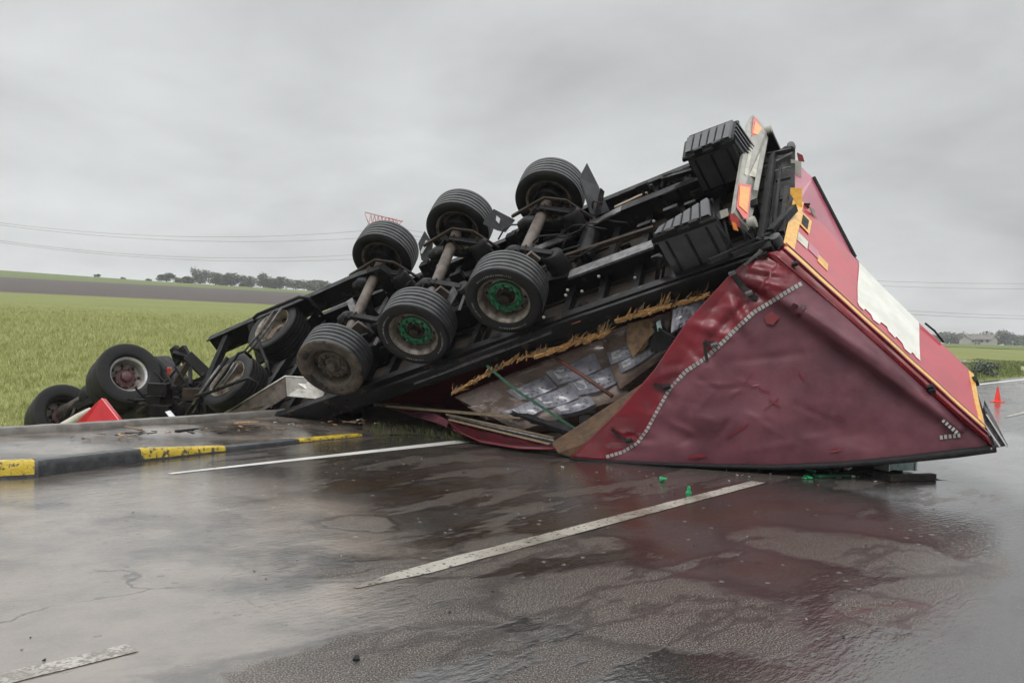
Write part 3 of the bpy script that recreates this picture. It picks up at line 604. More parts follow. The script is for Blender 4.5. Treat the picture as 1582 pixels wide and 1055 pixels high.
def wire(pts, label, rad=.05):
    P_ = [D(u, v, d) for u, v, d in pts]; xs = [p[0] for p in pts]; mb = MB(); q = []
    for i in range(41):
        u = xs[0]+(xs[-1]-xs[0])*i/40; vv = 0; dd = float(np.interp(u, xs, [p[2] for p in pts]))
        for a in range(3):
            l_ = 1.
            for b in range(3):
                if a != b: l_ *= (u-xs[b])/(xs[a]-xs[b])
            vv += pts[a][1]*l_
        q.append(D(u, vv, dd))
    mb.tube(q, rad, 5); tag(mb.build('power_line', M['wire'], smooth=True), label, 'power line', 'overhead cables strung from the pylon')
wire([(-120, 326, 250), (300, 366, 250), (570, 356, 250)], 'uppermost of the four cables sagging left of the pylon')
wire([(-120, 329, 256), (330, 373, 256), (572, 367, 256)], 'second highest of the four cables sagging left of the pylon')
wire([(-120, 352, 244), (310, 398, 244), (575, 392, 244)], 'third of the four cables sagging left of the pylon')
wire([(-120, 355, 262), (340, 403, 262), (578, 399, 262)], 'lowest of the four cables sagging left of the pylon')
wire([(612, 352, 250), (1330, 433, 250), (1720, 436, 250)], 'uppermost of the four cables crossing the sky right of the red door')
wire([(614, 360, 256), (1345, 441, 256), (1720, 445, 256)], 'second highest of the four cables crossing the sky right of the red door')
wire([(606, 362, 244), (1400, 480, 244), (1720, 489, 244)], 'third of the four cables crossing the sky right of the red door')
wire([(608, 370, 262), (1380, 484, 262), (1720, 493, 262)], 'lowest of the four cables crossing the sky right of the red door', .06)

# ================================================================== overturned semi-trailer (its own frame: x to the rear, y away, z deck to axles)
TR = empty('semi_trailer'); TR.matrix_world = Matrix.Translation(T) @ R.to_4x4()
tag(TR, 'overturned semi-trailer lying wheels up beside the road, with red rear door and maroon curtain', 'trailer')
Yv, Zv, Xv = Vector((0, 1, 0)), Vector((0, 0, 1)), Vector((1, 0, 0))
# floor with planks and side rails
XR = 2.86
mb = MB(); nx = 44; g = []
for i in range(9):
    y = -1.2 + 2.4*i/8
    mb.box((-5.6, y+.004, -.06), (2.78 - .02*(i % 2), y+.262, -.03+.004*(i % 3)))
mb.build('floor', M['plank'], TR)
for i in range(19):
    x = -5.3 + i*.44
    c = MB(); c.box((x-.02, -1.19, -.03), (x+.02, 1.19, .085)); c.box((x-.045, -1.19, .085), (x+.045, 1.19, .092)); c.build('cross_member', M['black'], TR)
for sg in (-1, 1):
    c = MB(); y0, y1 = (1.2, 1.27) if sg > 0 else (-1.27, -1.2)
    c.box((-5.7, y0, -.10), (XR, y1, .16)); c.box((-5.7, y0-.02, .16), (XR, y1+.02, .178)); c.box((-5.7, y0-.015, -.115), (XR, y1+.015, -.10))
    for i in range(20): c.box((-5.4+i*.32, (y0 if sg < 0 else y1)-.012, .02), (-5.36+i*.32, (y0 if sg < 0 else y1)+.012, .06))
    sr = c.build('side_rail', M['black'], TR, bevel=.006)
# light lip running along the near rail
c = MB(); c.bar(lp(640, 592, 1, -1.31), lp(852, 513, 1, -1.31), .03, .022); c.build('rail_lip', M['greybar'], TR)
c = MB(); c.bar(lp(560, 612, 1, -1.36), lp(905, 487, 1, -1.36), .05, .05); c.bar(lp(905, 487, 1, -1.36), lp(1185, 392, 1, -1.33), .045, .04); c.build('under_rail', M['black'], TR)
# frame rails: web outline read on the plane y = const
def rail(y, top, bot, name='frame_rail'):
    tp_ = [lp(u, v, 1, y) for u, v in top]; bt = [lp(u, v, 1, y) for u, v in bot]
    c = MB()
    for i in range(len(tp_)-1): c.slab([tp_[i], tp_[i+1], bt[i+1], bt[i]], (0, .014, 0))
    o = c.build(name, M['black'], TR)
    f = MB()
    g_ = MB()
    for L_ in (tp_, bt):
        for k_, (a, b) in enumerate(zip(L_, L_[1:])): (g_ if y > 0 and k_ in (6, 7) and L_ is tp_ else f).bar(a+Vector((0, .007, 0)), b+Vector((0, .007, 0)), .13, .018, upv=(0, 0, 1))
    f.build('flange', M['black'], o)
    if g_.v: g_.build('flange', M['greybar'], o); return o  # grey stretch paints the lit part of the far rail's top edge
far_r = rail(.5, [(322, 524), (390, 494), (482, 456), (551, 425), (590, 412), (640, 452), (760, 412), (872, 368), (960, 323), (1060, 283), (1160, 243)],
             [(338, 546), (405, 517), (484, 483), (553, 455), (592, 442), (645, 482), (765, 445), (885, 410), (975, 375), (1075, 335), (1170, 300)])
near_r = rail(-.55, [(520, 560), (600, 520), (700, 480), (800, 440), (880, 424), (1010, 376), (1100, 340), (1170, 312)],
             [(530, 592), (610, 552), (710, 512), (810, 480), (890, 470), (1015, 425), (1110, 392), (1180, 365)])
c = MB(); c.bar(lp(880, 425, 1, -.62), lp(1010, 377, 1, -.62), .16, .03); c.build('grey_rail_cap', M['greybar'], TR)
c = MB(); c.bar(lp(862, 400, 1, -.2), lp(1010, 352, 1, -.2), .05, .05); c.bar(lp(900, 386, 1, -.2), lp(890, 420, 1, -.3), .04); c.bar(lp(960, 368, 1, -.2), lp(950, 400, 1, -.3), .04); c.build('inner_beam', M['rust'], TR)
# lower side members, braces and the dark floor box behind the near rail
for a, b, w_ in (((862, 497), (1120, 408), .05), ((1020, 395), (1012, 452), .045), ((1028, 392), (1022, 446), .03), ((900, 520), (1100, 450), .05), ((845, 545), (905, 470), .10), ((735, 560), (760, 500), .06), ((1120, 410), (1185, 378), .07), ((940, 500), (1060, 455), .03)):
    c = MB(); c.bar(lp(*a, 1, -1.1), lp(*b, 1, -1.1), w_); c.build('side_brace', M['black'], TR)
# lateral beams between the rails at the neck and the diagonal strut
for a, b, w_ in (((352, 520), (300, 640), .14), ((500, 470), (478, 500), .16), ((560, 440), (575, 500), .14), ((390, 500), (405, 560), .12)):
    c = MB(); c.bar(lp(*a, 1, .45), LD(*b, 13.4), w_, .09); c.build('neck_strut', M['black'], TR)
c = MB(); c.bar(lp(548, 470, 1, .3), lp(565, 512, 1, -.1), .1, .3); c.build('neck_plate', M['greybar'], TR)

# wheels ------------------------------------------------------------
def tyre_mb(Rr, wd, ri, n=64):
    h = wd/2; pr = [(ri, -h*.80), (ri+.012, -h*.93), (ri+.05, -h*1.0), (Rr*.86, -h*1.03), (Rr*.95, -h*1.0), (Rr*.985, -h*.93)]
    ys = np.linspace(-h*.88, h*.88, 45); gro = [-.66, -.34, 0, .34, .66]
    i_t = len(pr)
    for y in ys:
        d = min(abs(y/h-q*1.0) for q in gro); pr.append((Rr - (.018 if d < .05 else 0) - .008*(y/h)**2, y))
    pr += [(Rr*.975, h*.9), (Rr*.93, h*.99), (Rr*.86, h*1.03), (ri+.05, h), (ri+.012, h*.93), (ri, h*.80), (ri-.005, 0), (ri, -h*.80)]
    mb = MB().lathe(pr, n); mb.m = [1 if i_t <= k//n < i_t+44 else 0 for k in range(len(mb.f))]; return mb
RW, TW_, RI = .445, .39, .272
def trailer_wheel(kind):
    rim = MB()
    rim.lathe([(.262, .0), (.262, -.12), (.275, -.165), (.298, -.185), (.303, -.178), (.288, -.155), (.272, -.12), (.268, .16), (.298, .18)], 48)
    rim.lathe([(.262, -.03), (.235, -.045), (.19, -.062), (.165, -.066), (.10, -.066), (.0, -.066)], 48)
    rm = rim.build('wheel', M['mudrim'] if kind == 'mud' else M['rim'], TR, smooth=40)
    h = MB()
    for k in range(10):
        a = k*math.pi/5+.2; h.lathe([(0, -.0585), (.019, -.0585)], 12, c=(math.cos(a)*.218, 0, math.sin(a)*.218))
    h.build('hand_holes', M['black'], rm)  # flat black discs paint the dark inside the holes
    hb = MB(); hb.lathe([(.0, -.175), (.045, -.175), (.062, -.165), (.068, -.10), (.105, -.085), (.108, -.06)], 30)
    hb.build('hub', M['rimdark'] if kind != 'mud' else M['mudrim'], rm, smooth=40)
    gr_ = MB()
    gr_.lathe([(.198, -.075), (.196, -.10), (.180, -.112), (.138, -.112), (.126, -.10), (.124, -.075)], 40)
    for k in range(10):
        a = k*math.pi/5; gr_.lathe([(0, -.155), (.012, -.155), (.019, -.145), (.021, -.10)], 10, c=(math.cos(a)*.158, 0, math.sin(a)*.158))
    gr_.build('nut_ring', M['green'] if kind != 'mud' else M['mudrim'], rm, smooth=40)
    ty = tyre_mb(RW, TW_, .288).build('tyre', [M['tyre_mud'], M['tread']] if kind == 'mud' else [M['tyre'], M['tread']], rm, smooth=50)
    if kind == 'letter':                         # raised pale lettering, too small to read: two arcs on the sidewall
        lt = MB(); r0 = .352; q = random.Random(3)
        for a0, a1 in ((-2.9, -1.7), (.35, 1.3), (-.9, -.3)):
            a = a0
            while a < a1:
                hh = q.uniform(.012, .02); lt.add([Vector((math.cos(b_)*rr_, -TW_/2*1.035-.003, math.sin(b_)*rr_)) for b_, rr_ in ((a, r0), (a+.028, r0), (a+.028, r0+hh), (a, r0+hh))], [(0, 1, 2, 3)]); a += q.uniform(.045, .07)
        lt.build('sidewall_marking', M['letter'], rm)
    return rm
def place_y(o, p, spin, tilt=(0, 0)):
    o.matrix_local = Matrix.Translation(p) @ Matrix.Rotation(tilt[0], 4, 'Z') @ Matrix.Rotation(tilt[1], 4, 'X') @ Matrix.Rotation(spin, 4, 'Y')
OFF = TW_/2+.0
nearp = [(514, 562, 'mud'), (642, 510, 'letter'), (781, 458, 'letter')]
farp = [(589, 403), (706, 357), (847, 312)]
protos = {}
for i, (u, v, k) in enumerate(nearp):
    p = lp(u, v, 1, -1.24); p.y = -1.24+.09
    if k in protos: o = copy_tree(protos[k], TR)
    else: o = trailer_wheel(k); protos[k] = o
    place_y(o, p, .4+i*1.1)
    if k == 'mud': o['label'] = 'mud-caked wheel'
wf0 = None
npos = [lp(u, v, 1, -1.24) for u, v, k in nearp]; fpos = [lp(u, v, 1, .86) for u, v in farp]
plain = trailer_wheel('plain')
for i, p in enumerate(fpos):
    o = plain if i == 0 else copy_tree(plain, TR); q = p.copy(); q.y = .86+.19
    o.matrix_local = Matrix.Translation(q) @ Matrix.Rotation(math.pi, 4, 'Z') @ Matrix.Rotation(.7*i, 4, 'Y')
for i in range(3):
    a, b = Vector((npos[i].x, -.95, npos[i].z)), Vector((fpos[i].x, 1.0, fpos[i].z))
    ax = MB().tube([a, a.lerp(b, .5), b], .072, 16).build('axle', M['brown'], TR, smooth=True)
    for q, s in ((a, 1), (b, -1)):
        d = MB(); d.lathe([(.07, 0), (.18, .0), (.185, .03), (.185, .17), (.17, .185), (.07, .19)], 28, c=(q.x, q.y if s > 0 else q.y-.19, q.z)); d.build('brake_drum', M['black'], ax, smooth=40)
    for t_ in (.27, .76):                         # trailing arm, bracket, air bag, brake chamber on both sides
        c0 = a.lerp(b, t_)
        ar = MB(); ar.bar(c0+Vector((-.52, 0, -.20)), c0+Vector((.02, 0, .09)), .075, .10, w2=.1); ar.bar(c0+Vector((.02, 0, .09)), c0+Vector((.34, 0, -.12)), .09, .07); ar.build('suspension_arm', M['black'], TR, bevel=.01)
        bk_ = MB(); bk_.slab([c0+Vector((-.66, -.06, -.62)), c0+Vector((-.40, -.06, -.62)), c0+Vector((-.46, -.06, -.08)), c0+Vector((-.60, -.06, -.08))], (0, .12, 0)); bk_.build('hanger_bracket', M['black'], TR, bevel=.008)
        ab = MB(); ab.lathe([(.0, -.10), (.11, -.10), (.135, -.14), (.12, -.19), (.14, -.24), (.125, -.30), (.14, -.36), (.11, -.42), (0, -.42)], 20, 'z', c=c0+Vector((.33, 0, 0))); ab.build('air_bag', M['tyre'], TR, smooth=50)
        bc = MB(); cc = c0+Vector((-.16, .13 if t_ < .5 else -.13, .02)); bc.lathe([(0, -.12), (.07, -.12), (.085, -.06), (.098, -.015), (.098, .015), (.085, .06), (.06, .12), (0, .12)], 20, 'x', c=cc); bc.build('brake_chamber', M['black'], TR, smooth=50)
        ub = MB()
        for dx in (-.085, .085):
            ub.tube([c0+Vector((dx, -.05, -.14)), c0+Vector((dx, -.05, .10)), c0+Vector((dx, .05, .10)), c0+Vector((dx, .05, -.14))], .011, 6)
        ub.build('spring_bolt', M['rust'], TR)
    pl = MB(); c0 = a.lerp(b, .86); pl.bar(c0+Vector((-.42, -.1, .10)), c0+Vector((.10, -.1, .16)), .05, .035); pl.bar(c0+Vector((.10, -.1, .16)), c0+Vector((.34, -.12, .03)), .03); pl.bar(c0+Vector((.34, -.12, .03)), c0+Vector((.52, -.1, -.34)), .03); pl.build('mudguard_stay', M['rust'], TR)
    c0 = a.lerp(b, .10); fn = MB(); fn.slab([c0+Vector((-.02, 0, .05)), c0+Vector((.26, .08, .12)), c0+Vector((.30, .10, -.02)), c0+Vector((.05, .06, -.10))], (0, .03, .01)); fn.lathe([(.085, .0), (.12, .05), (.12, .07), (.08, .07)], 18, c=(c0.x, c0.y, c0.z)); fn.build('axle_flange', M['brown'], TR, smooth=40)
# hoses
hs = random.Random(12)
for i in range(38):
    x0 = -2.9+hs.random()*3.6; y0 = hs.uniform(-.5, .6); p0 = Vector((x0, y0, hs.uniform(.2, .55)))
    p1 = p0+Vector((hs.uniform(.2, .7), hs.uniform(-.3, .3), hs.uniform(-.15, .15))); md = (p0+p1)/2+Vector((0, 0, hs.uniform(-.2, .15)))
    MB().tube([p0, p0.lerp(md, .5)+Vector((0, .03, .03)), md, md.lerp(p1, .5)+Vector((0, -.03, .02)), p1], .012, 6).build('air_hose', M[('strap', 'strap', 'rust', 'blackp')[i % 4]], TR, smooth=True)
for x0, y0 in ((.55, .1), (-.65, -.05), (-1.95, .1)):
    MB().lathe([(0, -.32), (.06, -.32), (.11, -.29), (.115, 0), (.11, .29), (.06, .32), (0, .32)], 24, 'y', c=(x0, y0, .18)).build('air_tank', M['black'], TR, smooth=50)
# mudguard flaps behind the far wheels (with the little pale sticker)
def plate(name, pts, dep, mt, th=.02, parent=TR, dd=None):
    q = [LD(u, v, dep if dd is None else dd[i]) for i, (u, v) in enumerate(pts)]; n = (q[1]-q[0]).cross(q[2]-q[0]).normalized()
    return MB().slab(q, n*th).build(name, mt, parent)
f1 = plate('mudguard_flap', [(907, 252), (925, 288), (942, 326), (920, 334), (912, 330), (895, 275)], 11.3, M['blackp'], .02, dd=[11.3, 11.35, 11.4, 11.2, 11.2, 11.2])
plate('flap_bracket', [(928, 290), (934, 296), (928, 330), (918, 332)], 11.15, M['black'], .05)
f2 = plate('mudguard_flap', [(763, 323), (796, 340), (781, 359), (768, 356), (746, 346), (752, 334)], 11.7, M['blackp'], .02)
plate('scuff_mark', [(767, 333), (773, 338), (771, 346), (766, 340)], 11.66, M['paper'], .006, f2)
f3 = plate('mudguard_flap', [(656, 357), (669, 376), (667, 392), (660, 407), (651, 402), (646, 376)], 12.3, M['blackp'], .02)
plate('scuff_mark', [(658, 371), (663, 374), (652, 392), (649, 390)], 12.26, M['paper'], .006, f3)
for pts in ([(700, 440), (707, 453), (697, 470), (690, 462)], [(716, 455), (719, 458), (711, 480), (707, 478)], [(582, 520), (586, 524), (580, 534), (576, 531)]):
    plate('mudguard_clip', pts, 11.0, M['greybar'], .01)

# tool boxes ----------------------------------------------------------
def toolbox(top4, dz, ribs, seed, name='toolbox'):
    a, b, c_, d = [Vector(p) for p in top4]      # ribbed face, a-b far edge, d-c near edge; dz = depth towards the deck
    dn = Vector((0, 0, -dz)); body = MB(); n = ribs*8
    g = []
    for j, (p, q) in enumerate(((a, b), (d, c_))):
        row = []
        for i in range(n+1):
            h = .004 if (i % 8) == 0 else .03; row.append(p.lerp(q, i/n)+Vector((0, 0, h)))
        g.append(row)
    body.sheet(g); body.slab([a, b, c_, d], dn)
    o = body.build(name, M['blackp'], TR, bevel=.004)
    rim = MB(); L_ = [a, b, c_, d, a]
    e = Vector((0, 0, -.04)); cc = (a+b+c_+d)/4
    L2 = [p+(p-cc).normalized()*.03+e for p in L_]
    rim.tube(L2, .03, 8); rim.build('lid_rim', M['black'], o, smooth=True)
    for k in (.32, .72):
        p = d.lerp(c_, k)+Vector((0, -.03, .01)); MB().box(p-Vector((.05, .03, .03)), p+Vector((.05, .03, .03))).build('latch', M['black'], o, bevel=.008)
    s_ = MB()
    for k in (.15, .5, .85):
        p = d.lerp(c_, k); s_.slab([p+Vector((-.012, -.012, -.1)), p+Vector((.012, -.012, -.1)), p+Vector((.012, -.012, -dz)), p+Vector((-.012, -.012, -dz))], (0, .02, 0))
    s_.build('side_rib', M['black'], o)
    return o
tb = toolbox([lp(1018, 355, 2, .66), lp(1095, 308, 2, .66), lp(1098, 334, 2, .66), lp(1010, 366, 2, .66)], .52, 6, 1)
tb2 = toolbox([lp(1062, 217, 2, .72), lp(1134, 188, 2, .72), lp(1128, 214, 2, .72), lp(1058, 240, 2, .72)], .5, 6, 2)
c = MB(); a_, b_ = lp(1134, 188, 2, .70), lp(1128, 214, 2, .70)
c.slab([a_+Vector((.0, .0, 0)), b_, b_+Vector((.06, -.02, -.42)), a_+Vector((.06, .02, -.42))], (.03, 0, 0))
for i in range(4): q_ = a_.lerp(b_, .15+.22*i); c.bar(q_+Vector((.03, 0, 0)), q_+Vector((.09, 0, -.4)), .04, .03, upv=(0, 1, 0))
c.build('box_side', M['blackp'], tb2)
c = MB(); c.slab([lp(1060, 238, 1, .3), lp(1128, 213, 1, .3), lp(1140, 248, 1, .3), lp(1072, 276, 1, .3)], (0, .45, 0)); c.build('box_base', M['black'], tb2)
for i in range(4):
    q = 1.0+i*.1
c = MB()
for i in range(5): c.tube([LD(1022+i*10, 290-i*4, 10.7), LD(1026+i*10, 272-i*2.5, 10.7), LD(1036+i*9, 268-i*2.5, 10.7), LD(1040+i*8, 282-i*4, 10.7)], .018, 6)
c.bar(LD(1022, 278, 10.7), LD(1070, 264, 10.6), .05); c.build('spare_bracket', M['black'], TR)
c = MB(); c.bar(LD(950, 321, 11.35), LD(1000, 298, 11.15), .05, .03); c.build('chock_board', M['pale_wood'], TR)

# bumper with marker plates, lamps --------------------------------------
bq = [LD(1163, 177, 10.9), LD(1185, 200, 10.8), LD(1187, 214, 10.75), LD(1171, 300, 9.75), LD(1157, 356, 9.05), LD(1134, 328, 8.95), LD(1138, 300, 9.2), LD(1152, 215, 10.3), LD(1156, 190, 10.75)]
n_ = (bq[2]-bq[0]).cross(bq[5]-bq[0]).normalized()
n_ = n_ if (R@n_).y > 0 else -n_
bmp = MB().slab(bq, n_*.05).build('bumper', M['greyplate'], TR, bevel=.004)
def onb(name, pts, mt, off=.006):                # plate lying on the bumper's face
    pr = []
    for u, v in pts:
        o = RT @ (CAM-T); d = RT @ ray(u, v); t = (bq[0]-o).dot(n_)/d.dot(n_); pr.append(o+d*t-n_*off)
    return MB().slab(pr, n_*-.004).build(name, mt, bmp)
onb('marker_plate', [(1164, 180), (1179, 196), (1180, 214), (1160, 211)], M['redref']); onb('marker_field', [(1166, 188), (1176, 200), (1176, 211), (1162, 208)], M['orange'], .012)
onb('marker_plate', [(1141, 284), (1160, 287), (1155, 340), (1148, 338), (1137, 322)], M['redref']); onb('marker_field', [(1142, 289), (1157, 291), (1153, 331), (1140, 319)], M['orange'], .012)
onb('licence_plate', [(1158, 222), (1177, 226), (1167, 275), (1149, 271)], M['cream']); onb('edge_strip', [(1177, 216), (1185, 214), (1170, 296), (1163, 294)], M['greyplate'])
for (u, v, dp_) in ((1186, 203, 10.8), (1160, 345, 9.0)):
    q = LD(u, v, dp_); l_ = MB().lathe([(0, -.03), (.05, -.03), (.06, 0), (.06, .05), (0, .06)], 20, 'x', c=q).build('end_cap', M['greyplate'], TR, smooth=40)
tl1 = plate('tail_lamp', [(1126, 328), (1142, 338), (1144, 352), (1130, 346)], 8.95, M['redlens'], .07)
plate('amber_lens', [(1130, 342), (1137, 345), (1141, 357), (1134, 355)], 8.9, M['amber'], .03, tl1)
plate('lamp_bracket', [(1112, 326), (1124, 322), (1126, 333), (1114, 338)], 8.95, M['greyplate'], .05)
c = MB()
for (a, b) in (((1130, 330), (1156, 392)), ((1140, 350), (1162, 375)), ((1105, 345), (1135, 395)), ((1118, 340), (1122, 400)), ((1150, 340), (1168, 368))): c.tube([LD(*a, 9.0), LD((a[0]+b[0])/2+6, (a[1]+b[1])/2, 8.95), LD(*b, 9.05)], .014, 6)
c.build('lamp_cable', M['strap'], TR, smooth=True)
# rear cross frame (dark) between bumper and door
fr_ = MB(); q = [LD(1196, 238, 10.7), LD(1212, 226, 10.8), LD(1229, 224, 10.8), LD(1228, 330, 9.75), LD(1204, 386, 8.95), LD(1186, 384, 8.95), LD(1180, 372, 9.05), LD(1192, 320, 9.7)]
n2 = (q[3]-q[0]).cross(q[5]-q[0]).normalized(); n2 = n2 if (R@n2).y > 0 else -n2
rf_ = fr_.slab(q, n2*.10).build('rear_frame', M['black'], TR, bevel=.006)
for a, b, w_ in (((1186, 240), (1222, 232), .05), ((1180, 258), (1224, 236), .018), ((1184, 268), (1222, 258), .018), ((1190, 360), (1226, 322), .08), ((1176, 372), (1194, 240), .07), ((1196, 366), (1206, 258), .03), ((1188, 372), (1192, 336), .03), ((1166, 372), (1204, 372), .06), ((1208, 360), (1216, 290), .05), ((1202, 340), (1216, 336), .03), ((1202, 310), (1218, 306), .03), ((1200, 280), (1220, 275), .03), ((1130, 395), (1196, 368), .05), ((1095, 405), (1190, 362), .05)):
    def dz_(p): return 8.85 + (385-p[1])/160*1.85
    c = MB(); c.bar(LD(*a, dz_(a)), LD(*b, dz_(b)), w_); c.build('rear_member', M['black'] if w_ > .02 else M['greybar'], TR)
MB().lathe([(0, -.07), (.045, -.06), (.055, 0), (.045, .07), (0, .08)], 14, 'y', c=LD(1222, 228, 10.75)).build('corner_cap', M['blackp'], TR, smooth=50)
MB().lathe([(0, -.07), (.055, -.05), (.06, 0), (.055, .06), (0, .07)], 14, 'z', c=LD(1200, 372, 8.95)).build('corner_cap', M['blackp'], TR, smooth=50)

# rear door leaves -------------------------------------------------------
P0, P1, P2, P3 = LD(1211, 386, 8.93), LD(1524, 670, 8.25), LD(1503, 577, 9.3), LD(1230, 302, 9.95)   # near-deck, near-roof, mid-roof, mid-deck
K = LD(1320, 397, 10.02)
dn_ = (P1-P0).cross(P3-P0).normalized(); dn_ = dn_ if (R@dn_).x > 0 else -dn_   # out of the trailer
def dpt(s, t): return P0.lerp(P1, s).lerp(P3.lerp(P2, s), t)                     # s along the height, t from near edge to middle
def bow(s, t): return -dn_*(.03*math.sin(s*math.pi)*math.sin(t*math.pi*.5)+.012*noise.noise(Vector((s*5, t*3, 1))))
mb = MB(); g = [[dpt(i/30, j/8)+bow(i/30, j/8) for i in range(31)] for j in range(9)]
mb.sheet(g); g2 = [[p-dn_*.04 for p in r] for r in g]; mb.sheet(g2)
for e in (0, -1): mb.sheet([g[e], g2[e]])
mb.sheet([[r[0] for r in g], [r[0] for r in g2]]); mb.sheet([[r[-1] for r in g], [r[-1] for r in g2]])
leaf = mb.build('rear_door', M['door'], TR, smooth=40)
def decal(name, st, mt, off=.004, parent=leaf, n=10):  # graphic laid on the leaf, outline given in (s, t)
    v = []
    for (a, b) in zip(st, st[1:]+st[:1]):
        for i in range(n): k = i/n; v.append((a[0]+(b[0]-a[0])*k, a[1]+(b[1]-a[1])*k))
    return MB().slab([dpt(s, t)+bow(s, t)+dn_*off for s, t in v], dn_*.0015).build(name, mt, parent)
def strip(name, st, w_, mt, h=.012, parent=leaf, n=24):
    mb = MB(); pr = []
    for (a, b) in zip(st, st[1:]):
        for i in range(n+1): k = i/n; s, t = a[0]+(b[0]-a[0])*k, a[1]+(b[1]-a[1])*k; pr.append(dpt(s, t)+bow(s, t)+dn_*(h/2+.001))
    for a, b in zip(pr, pr[1:]):
        if (b-a).length > 1e-4: mb.bar(a, b+(b-a)*.02, w_, h, upv=dn_)
    return mb.build(name, mt, parent)
strip('contour_tape', [(.005, .050), (.985, .050)], .085, M['yellow'], .006); strip('contour_tape', [(.018, .97), (.018, .10)], .13, M['yellow'], .006); strip('contour_tape', [(.985, .07), (.985, .97)], .06, M['yellow'], .006)
strip('door_edge', [(0, 0.0), (1, 0.0)], .022, M['reddark'], .02); strip('door_edge', [(0, .105), (1, .105)], .02, M['reddark'], .012)
def uv2st(u, v):                                 # where a line of sight meets the leaf
    o = RT @ (CAM-T); d = RT @ ray(u, v); t = (P0-o).dot(dn_)/d.dot(dn_); p = o+d*t; e1, e2 = P1-P0, P3-P0
    a11, a12, a22 = e1.dot(e1), e1.dot(e2), e2.dot(e2); b1, b2 = (p-P0).dot(e1), (p-P0).dot(e2); dt = a11*a22-a12*a12
    return ((b1*a22-b2*a12)/dt, (a11*b2-a12*b1)/dt)
wh = [(1330, 408), (1326, 464), (1347, 486), (1377, 507), (1397, 530), (1424, 551), (1427, 502)]
st = [uv2st(u, v) for u, v in wh]; st = [(s, min(.985, max(.13, t))) for s, t in st]
lo_ = sorted(st[1:6]); s0_, s1_ = st[0][0], st[6][0]
mb = MB(); g = []
for i in range(33):
    k = i/32; sb = lo_[0][0]+(lo_[-1][0]-lo_[0][0])*k; tb_ = float(np.interp(sb, [q_[0] for q_ in lo_], [q_[1] for q_ in lo_])); tb_ += .03*(1 if (i//4) % 2 else -1)*(0 < i < 30)
    stp = s0_+(s1_-s0_)*k; g.append([dpt(sb+(stp-sb)*j/8, tb_+(.985-tb_)*j/8)+bow(sb+(stp-sb)*j/8, tb_+(.985-tb_)*j/8)+dn_*.006 for j in range(9)])
mb.sheet(g); mb.build('white_graphic', M['white'], leaf, solid=.002)
for u, v, a, mt in ((1272, 404, 16, 'yellow'), (1258, 386, 14, 'doorpale'), (1240, 372, 13, 'cream')):
    s_, t_ = uv2st(u, v)
    decal('door_sticker', [(s_-.028, t_-.06), (s_+.028, t_-.06), (s_+.028, t_+.08), (s_-.028, t_+.08)], M[mt])
s_, t_ = uv2st(1243, 342); hp = decal('hinge_plate', [(s_-.03, t_-.12), (s_+.035, t_-.12), (s_+.035, t_+.13), (s_-.03, t_+.13)], M['yellow'], .01); decal('plate_centre', [(s_-.015, t_-.08), (s_+.02, t_-.08), (s_+.02, t_+.09), (s_-.015, t_+.09)], M['black'], .014)
# locking rods along the leaf's far edge and handle
for tt in (.93, .80):
    pass
rd = MB(); rd.tube([dpt(.74, 1.02)+dn_*.01, dpt(.79, 1.045)+dn_*.015, dpt(.84, 1.01)+dn_*.01], .011, 8); rd.build('locking_rod', M['black'], leaf, smooth=True)
kn = MB(); kn.box(dpt(.985, .8)+Vector((0, 0, -.08)), dpt(.985, .8)+Vector((.05, .08, .0))); kn.build('door_catch', M['black'], leaf, bevel=.01)
# far leaf, pushed in
q = [LD(1229, 250, 10.7), LD(1256, 275, 10.7), LD(1320, 398, 10.35), LD(1306, 386, 10.3), LD(1236, 310, 10.05), LD(1224, 310, 10.0)]
n3 = (q[1]-q[0]).cross(q[4]-q[0]).normalized(); n3 = n3 if (R@n3).y > 0 else -n3
fl_ = MB().slab(q, n3*.04).build('rear_door', M['doorpale'], TR); fl_['label'] = 'pale dusty red door leaf pushed inwards'
c = MB(); c.tube([q[1]-n3*.01, q[2]-n3*.01], .022, 8); c.build('door_seal', M['strap'], fl_)
plate('lock_hole', [(1240, 314), (1252, 314), (1250, 322), (1242, 324)], 9.9, M['strap'], .01, fl_)
plate('lock_plate', [(1250, 318), (1258, 324), (1264, 342), (1256, 332)], 9.85, M['greyplate'], .02, fl_)
plate('tape_field', [(1221, 290), (1239, 291), (1239, 326), (1221, 300)], 9.8, M['yellow'], .01, fl_)
plate('corner_patch', [(1232, 236), (1240, 240), (1243, 250), (1234, 249)], 10.6, M['reddark'], .02, fl_)
plate('corner_patch', [(1222, 246), (1238, 250), (1238, 292), (1222, 290)], 10.5, M['greyplate'], .02, fl_)

# curtain side: coordinates on a bent sheet --------------------------------
Lp = [(880, 708, 9.45), (905, 684, 9.36), (950, 640, 9.22), (1010, 572, 9.12), (1060, 498, 9.05), (1128, 424, 8.98), (1160, 398, 8.94), (1192, 386, 8.92)]
Rp = [(1538, 694, 8.2), (1524, 680, 8.22), (1450, 612, 8.38), (1360, 530, 8.56), (1280, 458, 8.72), (1225, 408, 8.84), (1205, 394, 8.91), (1192, 386, 8.91)]
Bp = [(880, 708, 9.45), (940, 713, 9.38), (1000, 716, 9.2), (1100, 719, 8.98), (1200, 720, 8.76), (1300, 716, 8.55), (1400, 707, 8.38), (1480, 699, 8.27), (1538, 694, 8.2)]
def poly(P_, t):
    P_ = np.array(P_, float); L = np.r_[0, np.cumsum(np.hypot(*np.diff(P_[:, :2], axis=0).T))]; x = t*L[-1]; return np.array([np.interp(x, L, P_[:, i]) for i in range(3)])
